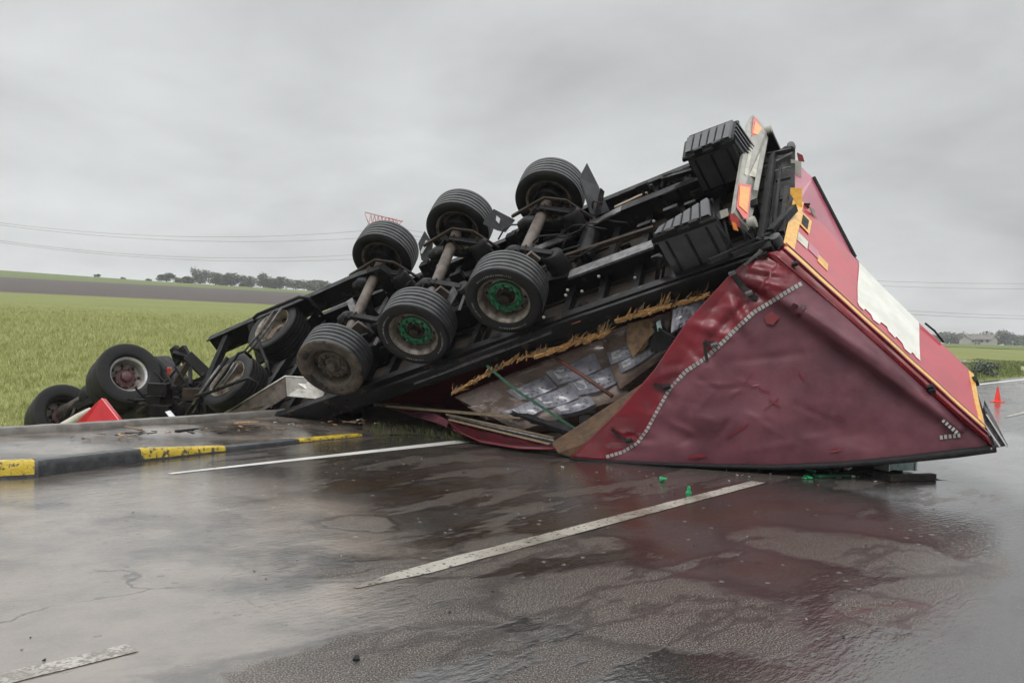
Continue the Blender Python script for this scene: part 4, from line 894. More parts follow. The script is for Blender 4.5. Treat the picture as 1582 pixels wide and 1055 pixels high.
TL = [(1238, 438), (1214, 452), (1190, 467), (1165, 482), (1140, 505), (1110, 535), (1090, 553), (1060, 573), (1035, 600), (1015, 635), (1000, 663), (985, 684), (962, 698), (935, 706)]
TLo = sorted([(v, u) for u, v in TL])
TLv, TLu = [q[0] for q in TLo], [q[1] for q in TLo]
def leftof(u, v): return u < np.interp(v, TLv, TLu)-1
FOLDS = [((1230, 470), (1390, 580), 7, -.05), ((1145, 412), (1215, 425), 6, -.05), ((1120, 450), (1160, 520), 9, -.05), ((1000, 640), (1090, 690), 22, .05), ((1170, 452), (1100, 520), 7, .04), ((1130, 520), (1040, 490), 7, -.05), ((1040, 625), (1010, 590), 6, .03), ((960, 600), (1060, 570), 6, -.03), ((950, 670), (1010, 680), 6, .04), ((1135, 430), (1180, 460), 5, .05), ((1150, 430), (1225, 445), 7, -.05), ((1095, 525), (1100, 560), 6, .04), ((1060, 640), (1200, 600), 25, .02), ((1380, 690), (1180, 640), 20, .02), ((1030, 650), (1075, 672), 5, -.03), ((1120, 560), (1250, 545), 6, .012), ((1150, 700), (1290, 670), 6, -.012), ((930, 690), (1000, 700), 6, .03), ((1030, 505), (1090, 560), 6, .035)]
cr2 = random.Random(31)
for _ in range(26):
    x0, y0 = cr2.uniform(990, 1400), cr2.uniform(560, 690); a_ = cr2.choice((-.6, .55, .2, 1.2))+cr2.uniform(-.25, .25); l_ = cr2.uniform(18, 70)
    if x0 > 1150 and y0 < 560+(x0-1150)*.5: continue
    FOLDS.append(((x0, y0), (x0+l_*math.cos(a_), y0+l_*math.sin(a_)), cr2.uniform(2.2, 4.2), cr2.choice((-1, 1))*cr2.uniform(.005, .013)))
for _ in range(12):
    t_ = cr2.random(); x0, y0 = 930+200*t_+cr2.uniform(-10, 40), 690-260*t_+cr2.uniform(-10, 10); FOLDS.append(((x0, y0), (x0+cr2.uniform(15, 45), y0+cr2.uniform(-25, 20)), cr2.uniform(2.5, 4.5), cr2.choice((-1, 1))*cr2.uniform(.012, .03)))
def fold(u, v, crease=False):
    d = 0
    for (a, b), (c_, e), w_, h in ([] if crease else FOLDS):
        dx, dy = c_-a, e-b; k = max(0, min(1, ((u-a)*dx+(v-b)*dy)/(dx*dx+dy*dy))); r = math.hypot(u-a-k*dx, v-b-k*dy)/w_; d += h*math.exp(-r*r)*math.sin(math.pi*min(.96, max(.04, k)))**.5
    rx_, ry_ = 262., 188.; rl = math.hypot(rx_, ry_); k = ((u-1204)*rx_+(v-460)*ry_)/rl/rl; s_ = ((u-1204)*ry_-(v-460)*rx_)/rl   # the long crease beside the post
    if crease and -.1 < k < 1.08: d -= .17*math.exp(-(s_/(34 if s_ > 0 else 10))**2)*math.sin(math.pi*min(.97, max(.03, (k+.1)/1.18)))**.4
    if crease: return d
    return d + .018*noise.noise(Vector((u*.008, v*.012, 2))) + .006*noise.noise(Vector(((u+v)*.03, (v-u)*.02, 7))) + (.02*noise.noise(Vector((u*.05, v*.04, 1))) if leftof(u, v) else 0)
NS, NT = 130, 90; tg = []; tuv = []
for j in range(NT+1):
    t = j/NT; L_, R_ = poly(Lp, t), poly(Rp, t); row = []; ru = []
    for i in range(NS+1):
        s = i/NS; B_ = poly(Bp, s); b0, b1 = poly(Bp, 0), poly(Bp, 1)
        p = L_*(1-s)+R_*s + (1-t)*(B_-(b0*(1-s)+b1*s)); ed = min(1, 6*s, 6*(1-s), 8*t)
        ru.append((p[0], p[1], p[2]+fold(p[0], p[1])*ed+fold(p[0], p[1], True)*min(1, 22*(1-s), 10*t))); row.append(LD(*ru[-1]))
    tg.append(row); tuv.append(ru)
TUV = np.array(tuv)
mb = MB(); mb.sheet(tg, mf=lambda i, j: 1 if (leftof(*TUV[i, j, :2]) and TUV[i, j, 1] > 400) else 0)
cur = mb.build('side_curtain', [M['tarp'], M['tarpred']], TR, smooth=True, solid=.006); cur['label'] = 'loose maroon curtain hanging to the wet road'
flat = TUV.reshape(-1, 3)
def td(u, v):
    d = (flat[:, 0]-u)**2+(flat[:, 1]-v)**2; k = np.argsort(d)[:3]; w_ = 1/(d[k]+.1); return float((flat[k, 2]*w_).sum()/w_.sum())
def oncur(pts, mt, name, off=.014, th=.004):
    q = [LD(u, v, td(u, v)-off) for u, v in pts]; n = RT @ Vector((0, -th, 0)); return MB().slab(q, n).build(name, mt, cur)
tp_ = MB(); pr = poly(TL and [(u, v, 0) for u, v in TL], 0)
LT = [(u, v, 0) for u, v in TL]; tot = 62
for i in range(tot):
    a, b = poly(LT, i/tot), poly(LT, (i+.74)/tot); d = (b-a)[:2]; d /= np.hypot(*d); nn = np.array([-d[1], d[0]])*(3.2 if i < 36 else 2.5)
    q = [LD(x[0]+sg*nn[0], x[1]+sg*nn[1], td(x[0], x[1])-.016) for x, sg in ((a, -1), (b, -1), (b, 1), (a, 1))]; tp_.slab(q, RT @ Vector((0, -.003, 0)))
tp_.build('reflective_tape', M['tape'], cur)
tp_ = MB()
for a, b, n in (((1456, 648), (1480, 670), 5), ((1484, 672), (1450, 676), 5)):
    for i in range(n):
        x, y = a[0]+(b[0]-a[0])*(i+.1)/n, a[1]+(b[1]-a[1])*(i+.1)/n; x2, y2 = a[0]+(b[0]-a[0])*(i+.72)/n, a[1]+(b[1]-a[1])*(i+.72)/n; d = np.array([x2-x, y2-y]); d = d/np.hypot(*d); nn = np.array([-d[1], d[0]])*3
        tp_.slab([LD(p[0]+sg*nn[0], p[1]+sg*nn[1], td(p[0], p[1])-.016) for p, sg in (((x, y), -1), ((x2, y2), -1), ((x2, y2), 1), ((x, y), 1))], RT @ Vector((0, -.003, 0)))
tp_.build('reflective_tape', M['tape'], cur)
oncur([(1180, 488), (1192, 481), (1204, 490), (1194, 502), (1184, 500)], M['reddark'], 'red_patch', .03)
for q_ in ([(1218, 476), (1226, 468), (1234, 472), (1226, 484)], [(1236, 470), (1247, 472), (1240, 480)], [(1228, 486), (1238, 484), (1234, 492)]): oncur(q_, M['maroondark'], 'dark_tear', .03, .002)
for a, b, w_ in (((1122, 676), (1156, 655), 3), ((1187, 616), (1205, 628), 2.5), ((1180, 634), (1204, 614), 2), ((1233, 574), (1244, 588), 2.5), ((1150, 592), (1164, 574), 2), ((1172, 600), (1190, 606), 1.6), ((1292, 640), (1303, 652), 2.5), ((1062, 708), (1090, 703), 4), ((1112, 654), (1126, 644), 1.8), ((1160, 596), (1172, 594), 1.6), ((1282, 698), (1300, 694), 3), ((1112, 662), (1120, 655), 1.5)):
    oncur([(a[0], a[1]-w_*.3), ((a[0]+b[0])/2, (a[1]+b[1])/2-w_), (b[0], b[1]-w_*.4), (b[0], b[1]+w_*.5), ((a[0]+b[0])/2-1, (a[1]+b[1])/2+w_*.6), (a[0], a[1]+w_*.5)], M['tarpred'], 'scrape_mark', .022, .001)
# straps and buckles of the curtain
def strap(pts, w_, name='strap', mt='strap', off=.03):
    c = MB(); q = [LD(u, v, td(u, v)-off) for u, v in pts]
    for a, b in zip(q, q[1:]): c.bar(a, b, w_, .006, upv=RT @ Vector((0, 1, 0)))
    return c.build(name, M[mt], cur)
strap([(1133, 424), (1146, 441), (1156, 454), (1170, 462)], .05); strap([(1088, 528), (1092, 556)], .03); strap([(1010, 594), (1022, 598), (1034, 599)], .035); strap([(945, 663), (958, 676), (976, 682)], .03); strap([(1088, 527), (1108, 532)], .03)
for u, v in ((1157, 453), (1030, 598), (972, 681), (1104, 533)):
    p = LD(u, v, td(u, v)-.04); MB().box(p-Vector((.035, .02, .02)), p+Vector((.035, .02, .02))).build('buckle', M['greybar'] if u > 1100 else M['strap'], cur, bevel=.006)
for a, b_, w_ in (((1126, 424), (1136, 420), .03), ((1150, 410), (1170, 392), .02), ((1168, 398), (1176, 386), .03)): MB().bar(LD(*a, 8.9), LD(*b_, 8.88), w_).build('curtain_hook', M['greybar'], TR)
# red corner post between curtain and door
mb = MB(); g = []
for (u, v, dd) in ((1186, 392, 8.90), (1196, 384, 8.87), (1209, 386, 8.88), (1211, 386, 8.95)):
    pass
pa = [(1184, 391), (1300, 488), (1400, 578), (1480, 648), (1536, 693)]; pb = [(1208, 387), (1310, 479), (1410, 570), (1490, 642), (1526, 674)]
A_ = chain([Vector((u, v, 0)) for u, v in pa], 30); B_ = chain([Vector((u, v, 0)) for u, v in pb], 30)
for k, dd in ((0, 8.93), (.03, 8.88), (.3, 8.86), (.36, 8.845), (.42, 8.86), (.7, 8.855), (.97, 8.87), (1.0, 8.96)):
    g.append([LD(*a.lerp(b, k).xy, dd-.70*(a.x-1184)/352+.006*noise.noise(Vector((a.x*.03, k*3, 0)))) for a, b in zip(A_, B_)])
mb.sheet(g); mb.build('corner_post', M['reddark'], TR, smooth=40, solid=.01)
for u, v in ((1228, 408), (1437, 598), (1440, 603)):
    p = LD(u, v, 8.82-.7*(u-1190)/350); MB().box(p-Vector((.03, .02, .02)), p+Vector((.03, .02, .02))).build('post_hinge', M['strap'], TR, bevel=.006)
# dark roof edge under the curtain, torn roof cover at the low corner, roof and far side
c = MB(); c.tube([LD(u, v+dv, d-.02) for (u, v, d), dv in zip(Bp, (0, 0, 0, 1, 2, 2, 2, 1, -1))], [.012, .014, .016, .02, .025, .03, .035, .04, .035], 8); c.build('roof_edge', M['strap'], TR, smooth=True)
mb = MB(); g = []
for k in np.linspace(0, 1, 7):
    a, b = np.array((1521., 618., 8.75))*(1-k)+np.array((1557., 688., 8.2))*k, np.array((1516., 650., 8.6))*(1-k)+np.array((1520., 694., 8.25))*k
    g.append([LD(*(a*(1-q)+b*q)[:2], float((a*(1-q)+b*q)[2]) + .03*math.sin(q*14+k*5)) for q in np.linspace(0, 1, 9)])
mb.sheet(g); mb.build('torn_roof_cover', M['blackp'], TR, smooth=40, solid=.006)
c = MB()
for a, b in (((1524, 640), (1556, 690)), ((1521, 655), (1545, 690)), ((1520, 668), (1532, 694))): c.bar(LD(*a, 8.4), LD(*b, 8.15), .012)
c.build('cover_rib', M['greyplate'], TR)
wv = [D(1538, 690, 8.25), D(1500, 577, 9.35), D(1440, 548, 11.2), Vector((1.2, 12.6, .1)), Vector((-1.5, 14.5, -.1)), Vector((-2.3, 12.4, .02)), D(890, 706, 9.6)]
q = [tl(p) for p in wv]; c = MB(); cc = sum(q, Vector())/len(q)
c.add(q+[cc], [(i, (i+1) % len(q), len(q)) for i in range(len(q))]); c.build('roof_cover', M['plank'], TR, solid=.02)
mb = MB(); g = []
for j in range(5):
    row = []
    for i in range(40):
        k = i/39; u = 900+505*k; a_ = G(u, 712+16*k); row.append(tl(a_+Vector((.05*noise.noise(Vector((k*20, j, 0))), .15+.12*j+.15*noise.noise(Vector((k*9, j*.7, 2))), .002+.1*j+.04*noise.noise(Vector((k*25, j, 5)))*(j > 0)))))
    g.append(row)
mb.sheet(g); mb.build('dark_gap_sheet', M['strap'], TR, smooth=30, solid=.02)  # added dark sheet, closes off the bright gap under the curtain
q2 = [Vector((XR-.1, 1.22, -.05)), Vector((-5.5, 1.22, -.05)), tl((-2.6, 15.2, -.3)), tl((1.2, 12.8, .1)), tl(D(1440, 548, 11.2))]
c = MB(); c.add(q2, [(0, 1, 2), (0, 2, 3), (0, 3, 4)]); c.build('far_side_curtain', M['tarpred'], TR, solid=.01)

# splintered floor edge ----------------------------------------------------
sr_ = random.Random(4)
SPL = [((698, 607), (800, 552), 11.05, 10.7, .045), ((800, 556), (840, 540), 10.7, 10.55, .06), ((825, 552), (940, 512), 10.6, 10.2, .075), ((950, 496), (1092, 456), 10.1, 9.55, .065)]
for a, b, d0, d1, w_ in SPL:
    d0 -= .32; d1 -= .30
    c = MB(); n = int(abs(b[0]-a[0])/9)
    def q_(k, du=0, dv=0, dd=0): return LD(a[0]+(b[0]-a[0])*k+du, a[1]+(b[1]-a[1])*k+dv, d0+(d1-d0)*k+dd)
    for i in range(n*3):
        k0 = sr_.random()*.93; k1 = min(1.02, k0+sr_.uniform(.06, .30)); t_ = w_*sr_.uniform(.18, .55); o0, o1 = sr_.uniform(-4, 4)*w_/.06, sr_.uniform(-3.5, 3.5)*w_/.06
        if i < 3: k0, k1, t_, o0, o1 = i*.31, i*.31+.36, w_*.55, 0, 0
        c.bar(q_(k0, 0, o0, sr_.uniform(-.03, .05)), q_((k0+k1)/2, 0, (o0+o1)/2+sr_.uniform(-1, 1)), t_, t_*.8); c.bar(q_((k0+k1)/2, 0, (o0+o1)/2), q_(k1, sr_.uniform(-1, 3), o1-sr_.uniform(0, 3)), t_, t_*.6, w2=t_*.2)
    c.build('broken_plank', M['wood'], TR)
    for kind in range(3):
        c = MB()
        for i in range(int(n*(1.3, 1.1, .8)[kind])):
            k = sr_.random(); cl_ = noise.noise(Vector((k*9+a[0], 1, 2)))
            if cl_ < -.15: continue
            L_ = sr_.uniform(9, 21)*(1+1.4*max(0, cl_)*2)*(1 if a[0] > 800 else .45); ang = sr_.gauss(.65, .35); w0 = sr_.uniform(.015, .05)
            m_ = q_(k, L_*.5*math.sin(ang)+sr_.uniform(-2, 2), -L_*.5*math.cos(ang), -.02)
            e_ = q_(k, L_*math.sin(ang), -L_*math.cos(ang), -.08*sr_.random()); s0 = q_(k, sr_.uniform(-5, 2), sr_.uniform(-1, 5), .02)
            c.bar(s0, m_, w0, .012, w2=w0*.7); c.bar(m_, e_, w0*.7, .010, w2=.003)
        if c.v: c.build('splinter_cluster', M[('wood', 'pale_wood', 'board')[kind]], TR)
# spare wheels in their carriers --------------------------------------------
ca, cb, ccc = mathV = (Vector((-.35, 0, .94)), None, None)
def spare(cu, cv, dep, nrm, mt='tyre'):
    c0 = LD(cu, cv, dep); n = Vector(nrm).normalized()
    rm_ = MB(); rm_.lathe([(.262, .05), (.262, -.12), (.275, -.165), (.298, -.185), (.303, -.178), (.288, -.155), (.27, -.1), (.268, .18)], 40)
    rm_.lathe([(.262, .02), (.20, .0), (.165, -.005), (.12, -.005), (.115, .06), (0, .06)], 40); o = rm_.build('spare_wheel', M['rim'], TR, smooth=40)
    tyre_mb(RW, TW_-.03, RI, 56).build('tyre', [M['tyre'], M['tyre']], o, smooth=50)
    a = Vector((0, -1, 0)); o.matrix_local = Matrix.Translation(c0) @ a.rotation_difference(n).to_matrix().to_4x4(); return o, c0, n
nw = RT @ Vector((-.50, -.62, .60)).normalized()
s1, c1, n1_ = spare(432, 514, 13.3, nw); s2, c2, n2_ = spare(364, 596, 12.6, nw)
def bars(pts, dep, w_, name, mt):
    c = MB(); c.tube([LD(u, v, d) for u, v, d in pts], w_, 8); return c.build(name, M[mt], TR, smooth=True)
cr_ = []
bars([(392, 492, 12.75), (398, 486, 12.7), (462, 459, 12.7), (476, 461, 12.75), (498, 487, 12.9)], 0, .026, 'spare_carrier_bar', 'black')
bars([(383, 545, 12.9), (405, 520, 12.75), (436, 474, 12.7)], 0, .016, 'spare_carrier_bar', 'greybar'); bars([(378, 542, 12.9), (400, 516, 12.75), (424, 478, 12.7)], 0, .014, 'spare_carrier_bar', 'greybar')
bars([(398, 520, 12.8), (402, 535, 12.7), (412, 560, 12.5), (418, 578, 12.4)], 0, .026, 'spare_carrier_bar', 'black')
bars([(302, 612, 12.3), (330, 604, 12.2), (372, 588, 12.0), (384, 584, 12.0), (398, 592, 12.0)], 0, .022, 'spare_carrier_bar', 'black')
bars([(330, 603, 12.2), (352, 570, 12.1), (368, 546, 12.15), (378, 543, 12.2), (388, 552, 12.3)], 0, .022, 'spare_carrier_bar', 'black')
bars([(333, 601, 12.15), (350, 580, 12.1), (362, 560, 12.1)], 0, .013, 'spare_carrier_bar', 'greybar'); bars([(346, 594, 12.1), (360, 574, 12.1), (368, 562, 12.1)], 0, .013, 'spare_carrier_bar', 'greybar')
bars([(283, 650, 12.6), (312, 606, 12.5), (352, 552, 12.6)], 0, .03, 'spare_carrier_bar', 'black'); bars([(298, 625, 12.4), (322, 590, 12.4), (340, 565, 12.5)], 0, .02, 'spare_carrier_bar', 'greybar')
# landing leg sticking up
lg = MB(); lg.bar(LD(325, 584, 14.3), LD(290, 550, 14.3), .17, .17); o = lg.build('landing_leg', M['black'], TR, bevel=.01)
ft = MB()
for dx in (-.06, .09): ft.slab([LD(266+dx*80, 540, 14.3), LD(275+dx*80, 533, 14.3), LD(286+dx*80, 552, 14.3), LD(276+dx*80, 566, 14.3), LD(271+dx*80, 556, 14.3)], RT @ Vector((.02, .10, 0)))
ft.bar(LD(268, 545, 14.3), LD(294, 552, 14.35), .14, .10); ft.build('foot_plate', M['black'], o, bevel=.01)
for a, b, w_ in (((290, 562), (236, 648), .09), ((294, 566), (294, 594), .045), ((320, 596), (246, 648), .05), ((345, 560), (262, 652), .10), ((300, 605), (268, 652), .03), ((310, 600), (285, 650), .06)):
    c = MB(); c.bar(LD(*a, 14.1), LD(*b, 13.8), w_); c.build('leg_stay', M['black'] if w_ != .09 else M['rust'], TR)
# crumpled front part of the body resting in the ditch
mb = MB(); g = []
for j in range(9):
    row = []
    for i in range(24):
        k = i/23; x = -5.2+3.2*k; y = 12.2+2.6*(1-k)+j*.28; z = -.75+.95*k+.22*math.sin(j*.9)*(.6)+.12*noise.noise(Vector((i*.6, j*.8, 3)))
        row.append(tl((x, y, z)))
    g.append(row)
mb.sheet(g); mb.build('crushed_front', M['black'], TR, smooth=30, solid=.02)
# dark debris-like brackets under the frame
for i in range(34):
    x = hs.uniform(-4.9, 2.3); y = hs.uniform(-1.1, .95); p = Vector((x, y, hs.uniform(.1, .35))); s = hs.uniform(.04, .11)
    c = MB(); c.box(p-Vector((s, s*.4, s*.7)), p+Vector((s, s*.4, s*.7))); c.bar(p, p+Vector((hs.uniform(-.2, .2), hs.uniform(-.2, .2), -.2)), .03); c.build('bracket', M['black'], TR, bevel=.006)
for u, v in ((877, 448), (874, 456), (899, 450), (925, 427), (981, 429), (1010, 342), (840, 490), (1122, 410), (1058, 404)):
    p = LD(u, v, 9.75); MB().lathe([(0, -.014), (.016, -.01), (.018, .0)], 8, c=p).build('bolt_head', M['greyplate'], TR)
c = MB(); p = lp(889, 495, 1, -1.34); c.box(p-Vector((.06, .02, .025)), p+Vector((.06, .02, .025))); c.build('side_marker', M['amber'], TR, bevel=.006)


# ================================================================== cargo
def pallet(name, quad, deps, th, label, mt):     # film-wrapped load; quad in order top-left, top-right, bottom-right, bottom-left
    q = [D(u, v, d) for (u, v), d in zip(quad, deps)]; cen = sum(q, Vector())/4
    root = empty(name, cen); tag(root, label, 'pallet load', 'film-wrapped pallet loads inside the trailer')
    n = (q[1]-q[0]).cross(q[3]-q[0]).normalized(); n = n if n.y > 0 else -n
    mb = MB(); g = []; NN = 26
    for j in range(NN+1):
        row = []
        for i in range(NN+1):
            a, b = i/NN, j/NN; p = q[0].lerp(q[1], a).lerp(q[3].lerp(q[2], a), b); e = min(a, b, 1-a, 1-b); cr_ = .05*(1-min(1, e*7))**2
            row.append(p-cen+n*(cr_ - .02 + .035*noise.noise(p*3.2) + .015*noise.noise(p*11+Vector((0, 0, 4)))))
        g.append(row)
    mb.sheet(g); bt = [[p+n*th for p in r] for r in (g[0], g[-1])]
    mb.sheet([g[0], bt[0]]); mb.sheet([g[-1], bt[1]]); mb.sheet([[r[0] for r in g], [r[0]+n*th for r in g]]); mb.sheet([[r[-1] for r in g], [r[-1]+n*th for r in g]])
    mb.build('film_wrap', mt, root, smooth=60)
    return root, q, cen, n
def packs(root, q, cen, n, rows, seed):          # curved printed wraps showing through the film: (a0, a1, b0, b1) on the face
    r = random.Random(seed)
    def P(a, b): return q[0].lerp(q[1], a).lerp(q[3].lerp(q[2], a), b)-cen
    for (a0, a1, b0, b1) in rows:
        mb = MB(); g = []
        def pt(i, j, o):
            k = i/12; a = a0+(a1-a0)*k; b = b0+(b1-b0)*j/4+.075*math.sin(k*math.pi); return P(a, b)-n*(.03+.10*math.sin(math.pi*k)**.7*(.55+.45*math.sin(math.pi*(j+.5)/5))+.012*noise.noise(Vector((a*22, b*22, seed)))+o)
        g = [[pt(i, j, 0) for i in range(13)] for j in range(5)]; mb.sheet(g); e = [[p+n*.1 for p in r_] for r_ in (g[0], g[-1])]; mb.sheet([g[0], e[0]]); mb.sheet([g[-1], e[1]])
        o = mb.build('printed_pack', M['label'], root, smooth=60)
        def mark(k0, k1, j0, j1, mt, off): MB().slab([pt(k0*12, j0*4, off), pt(k1*12, j0*4, off), pt(k1*12, j1*4, off), pt(k0*12, j1*4, off)], -n*.001).build('print_mark' if mt == 'print' else 'paper_label', M[mt], o)
        mark(.12, .34, .18, .75, 'paper', .006)
        pm = MB()
        for _ in range(34):
            k0 = r.uniform(.1, .9); j0 = r.choice((.15, .3, .48, .66, .82)); kw = r.uniform(.012, .04); 
            if .1 < k0 < .36 and r.random() < .6: continue
            pm.slab([pt(k0*12, j0*4, .009), pt((k0+kw)*12, j0*4, .009), pt((k0+kw)*12, (j0+.07)*4, .009), pt(k0*12, (j0+.07)*4, .009)], -n*.001)
        pm.build('print_mark', M['print'], o)
p1 = pallet('wrapped_pallet', [(700, 612), (935, 518), (972, 612), (800, 665)], [11.3, 10.6, 10.3, 10.6], .7, 'brown film-wrapped load between green strap and rusty pole, left of the hanging curtain', M['film'])
packs(*p1, [(.27, .56, .28, .53), (.57, .90, .22, .49), (.08, .35, .60, .81), (.35, .64, .55, .80), (.64, .97, .50, .77), (.40, .72, .81, .98)], 1)
p2 = pallet('wrapped_pallet', [(925, 515), (1092, 462), (1075, 515), (955, 600)], [10.5, 9.75, 9.75, 10.2], .7, 'torn film-wrapped load highest under the splintered floor, next to the maroon curtain', M['film'])
packs(*p2, [(.02, .52, .38, .60), (.10, .60, .62, .82)], 2)
for k_, (pts, dd, lb) in enumerate((([(1040, 478), (1088, 462), (1076, 492), (1036, 516)], 9.55, 'crumpled silver-grey film bundle directly left of the curtain top'), ([(722, 628), (780, 616), (800, 640), (752, 650)], 11.0, 'dented film-wrapped carton at the left end of the load'))):
    A_ = [D(u, v, dd) for u, v in pts]; o = empty('crushed_carton', A_[0]); tag(o, lb, 'carton'); mb = MB(); g = []
    for j in range(9): g.append([A_[0].lerp(A_[1], i/12).lerp(A_[3].lerp(A_[2], i/12), j/8)-A_[0]+Vector((0, -.05*abs(noise.noise(Vector((i*.5, j*.6, k_*5))))-.03*math.sin(math.pi*i/12)*math.sin(math.pi*j/8), .02*noise.noise(Vector((i*.7, j*.5, 9))))) for i in range(13)])
    mb.sheet(g); mb.build('crumpled_face', M['label'] if k_ == 0 else M['film'], o, smooth=35, solid=.02)
    c = MB(); c.slab([g[0][1]+Vector((0, .06, 0)), g[0][11]+Vector((0, .06, 0)), g[8][11]+Vector((0, .06, 0)), g[8][1]+Vector((0, .06, 0))], (0, .22, .02)); c.build('carton_body', M['leafdeb'], o)
# torn cardboard flap, and a black sheet painting the dark of the hole
c = MB(); c.slab([D(970, 500, 9.95), D(1004, 492, 9.8), D(1014, 510, 9.75), D(1004, 520, 9.75), D(996, 540, 9.85), D(978, 552, 9.9), D(968, 530, 9.95)], (0, .03, 0)); tag(c.build('cardboard_sheet', M['leafdeb']), 'torn brown cardboard piece hanging over the upper pallet load', 'cardboard')
c = MB(); c.slab([D(1002, 506, 9.8), D(1020, 500, 9.7), D(1040, 520, 9.6), D(1030, 540, 9.7), D(1006, 545, 9.8)], (0, .02, 0)); tag(c.build('dark_hole_sheet', M['strap']), 'flat black sheet standing for the dark hole beside the torn cardboard', 'dark sheet')
c = MB(); c.slab([D(1014, 498, 9.6), D(1020, 494, 9.6), D(1023, 508, 9.6), D(1016, 512, 9.6)], (0, .02, 0)); tag(c.build('plastic_scrap', M['glassy']), 'small bluish plastic scrap caught under the splintered planks', 'plastic scrap')
# straps, poles and boards
def thing_tube(name, pts, r, mt, label, cat, group=None, n=8):
    c = MB(); c.tube([D(u, v, d) for u, v, d in pts], r, n); return tag(c.build(name, M[mt], smooth=True), label, cat, group)
c = MB(); PP = [D(752, 565, 10.55), D(800, 605, 10.3), D(850, 637, 10.0), D(888, 662, 9.75)]
for a, b in zip(PP, PP[1:]): c.bar(a, b, .03, .008, upv=(0, 1, 0))
tag(c.build('lashing_strap', M['gstrap']), 'dark green lashing strap crossing the wrapped load', 'strap')
thing_tube('steel_pole', [(850, 548, 10.35), (900, 580, 10.05), (946, 612, 9.8)], .022, 'rstrap', 'rusty red pole slanting across the wrapped load', 'pole')
thing_tube('steel_pole', [(1018, 508, 9.6), (1044, 524, 9.5)], .018, 'strap', 'short black bar poking out near the top of the curtain', 'pole')
c = MB(); c.slab([D(852, 684, 9.62), D(1008, 582, 9.3), D(1112, 474, 9.2), D(1118, 492, 9.1), D(1030, 595, 9.1), D(930, 676, 9.35), D(880, 706, 9.5), D(862, 700, 9.55)], (.02, .06, .0)); tag(c.build('wooden_board', M['board'], bevel=.006), 'wide weathered brown board standing along the left edge of the curtain', 'board')
c = MB(); c.slab([D(855, 690, 9.7), D(930, 655, 9.5), D(935, 665, 9.42), D(872, 704, 9.55)], (0, .04, 0)); tag(c.build('wooden_board', M['board'], bevel=.004), 'short dark board tucked under the lower end of the wide board', 'board')
for a, b, w_, mt, lb in (((598, 627, 11.9), (806, 645, 10.5), .07, 'pale_wood', 'long pale lath lying uppermost over the torn red fabric'), ((690, 640, 11.2), (856, 676, 9.9), .04, 'pale_wood', 'thin grey lath in the middle below the pallet load'), ((694, 648, 11.0), (850, 686, 9.85), .045, 'pale_wood', 'lowest brown lath ending beside the wide board'), ((700, 600, 11.4), (740, 632, 11.1), .035, 'strap', 'short dark lath leaning from the splintered floor')):
    A, B = D(*a), D(*b); c = MB(); c.bar(A, B, w_, w_*.45); tag(c.build('wooden_lath', M[mt], bevel=.004), lb, 'lath', 'laths under the trailer floor')
thing_tube('steel_profile', [(696, 644, 11.05), (856, 681, 9.85)], .016, 'greybar', 'thin shiny steel profile between the two lower laths', 'profile')
c = MB(); g = []
for i in range(12):
    k = i/11; u, v, d = 790+95*k, 635+32*k, 10.25-.6*k
    g.append([D(u, v-(1+i*.7)+2*math.sin(i*1.3), d), D(u+2, v+2, d-.05), D(u-3, v+3+i*.6+2*math.sin(i*1.9), d)])
c.sheet(g); tag(c.build('torn_rubber', M['strap'], smooth=30, solid=.015), 'ragged black rubber strip below the green strap', 'rubber strip')
# torn red fabric on the ground, left
def cloth(name, outline, mt, label, cat, amp=.03, nn=14):
    top, bot = outline; A = [np.interp(np.linspace(0, 1, nn*2), np.linspace(0, 1, len(top)), [p[i] for p in top]) for i in range(3)]; B = [np.interp(np.linspace(0, 1, nn*2), np.linspace(0, 1, len(bot)), [p[i] for p in bot]) for i in range(3)]
    g = []
    for j in range(8):
        k = j/7; g.append([D(A[0][i]*(1-k)+B[0][i]*k, A[1][i]*(1-k)+B[1][i]*k, A[2][i]*(1-k)+B[2][i]*k+amp*math.sin(i*1.1+j*.9)*math.sin(k*3.1)) for i in range(nn*2)])
    mb = MB(); mb.sheet(g); return tag(mb.build(name, mt, smooth=True, solid=.005), label, cat)
cloth('torn_tarpaulin', ([(600, 628, 12.3), (640, 636, 12.0), (672, 638, 11.4), (694, 650, 11.0)], [(606, 632, 12.2), (640, 643, 11.8), (676, 654, 11.2), (690, 660, 10.8)]), M['tarp'], 'torn scrap of red tarpaulin lying on the weeds at the end of the island', 'tarpaulin')
cloth('torn_tarpaulin', ([(690, 640, 11.2), (720, 652, 10.9), (790, 672, 10.3), (862, 690, 9.8)], [(700, 664, 10.7), (740, 682, 10.4), (800, 691, 9.95), (880, 693, 9.7)]), M['maroondark'], 'dark red tarpaulin hem dragged along the ground below the laths', 'tarpaulin', .02)
thing_tube('tarpaulin_cord', [(694, 652, 10.9), (712, 668, 10.6), (745, 683, 10.25), (800, 692, 9.9), (862, 694, 9.7)], .010, 'tarpred', 'thin red cord edging the dark tarpaulin hem below the laths', 'cord')
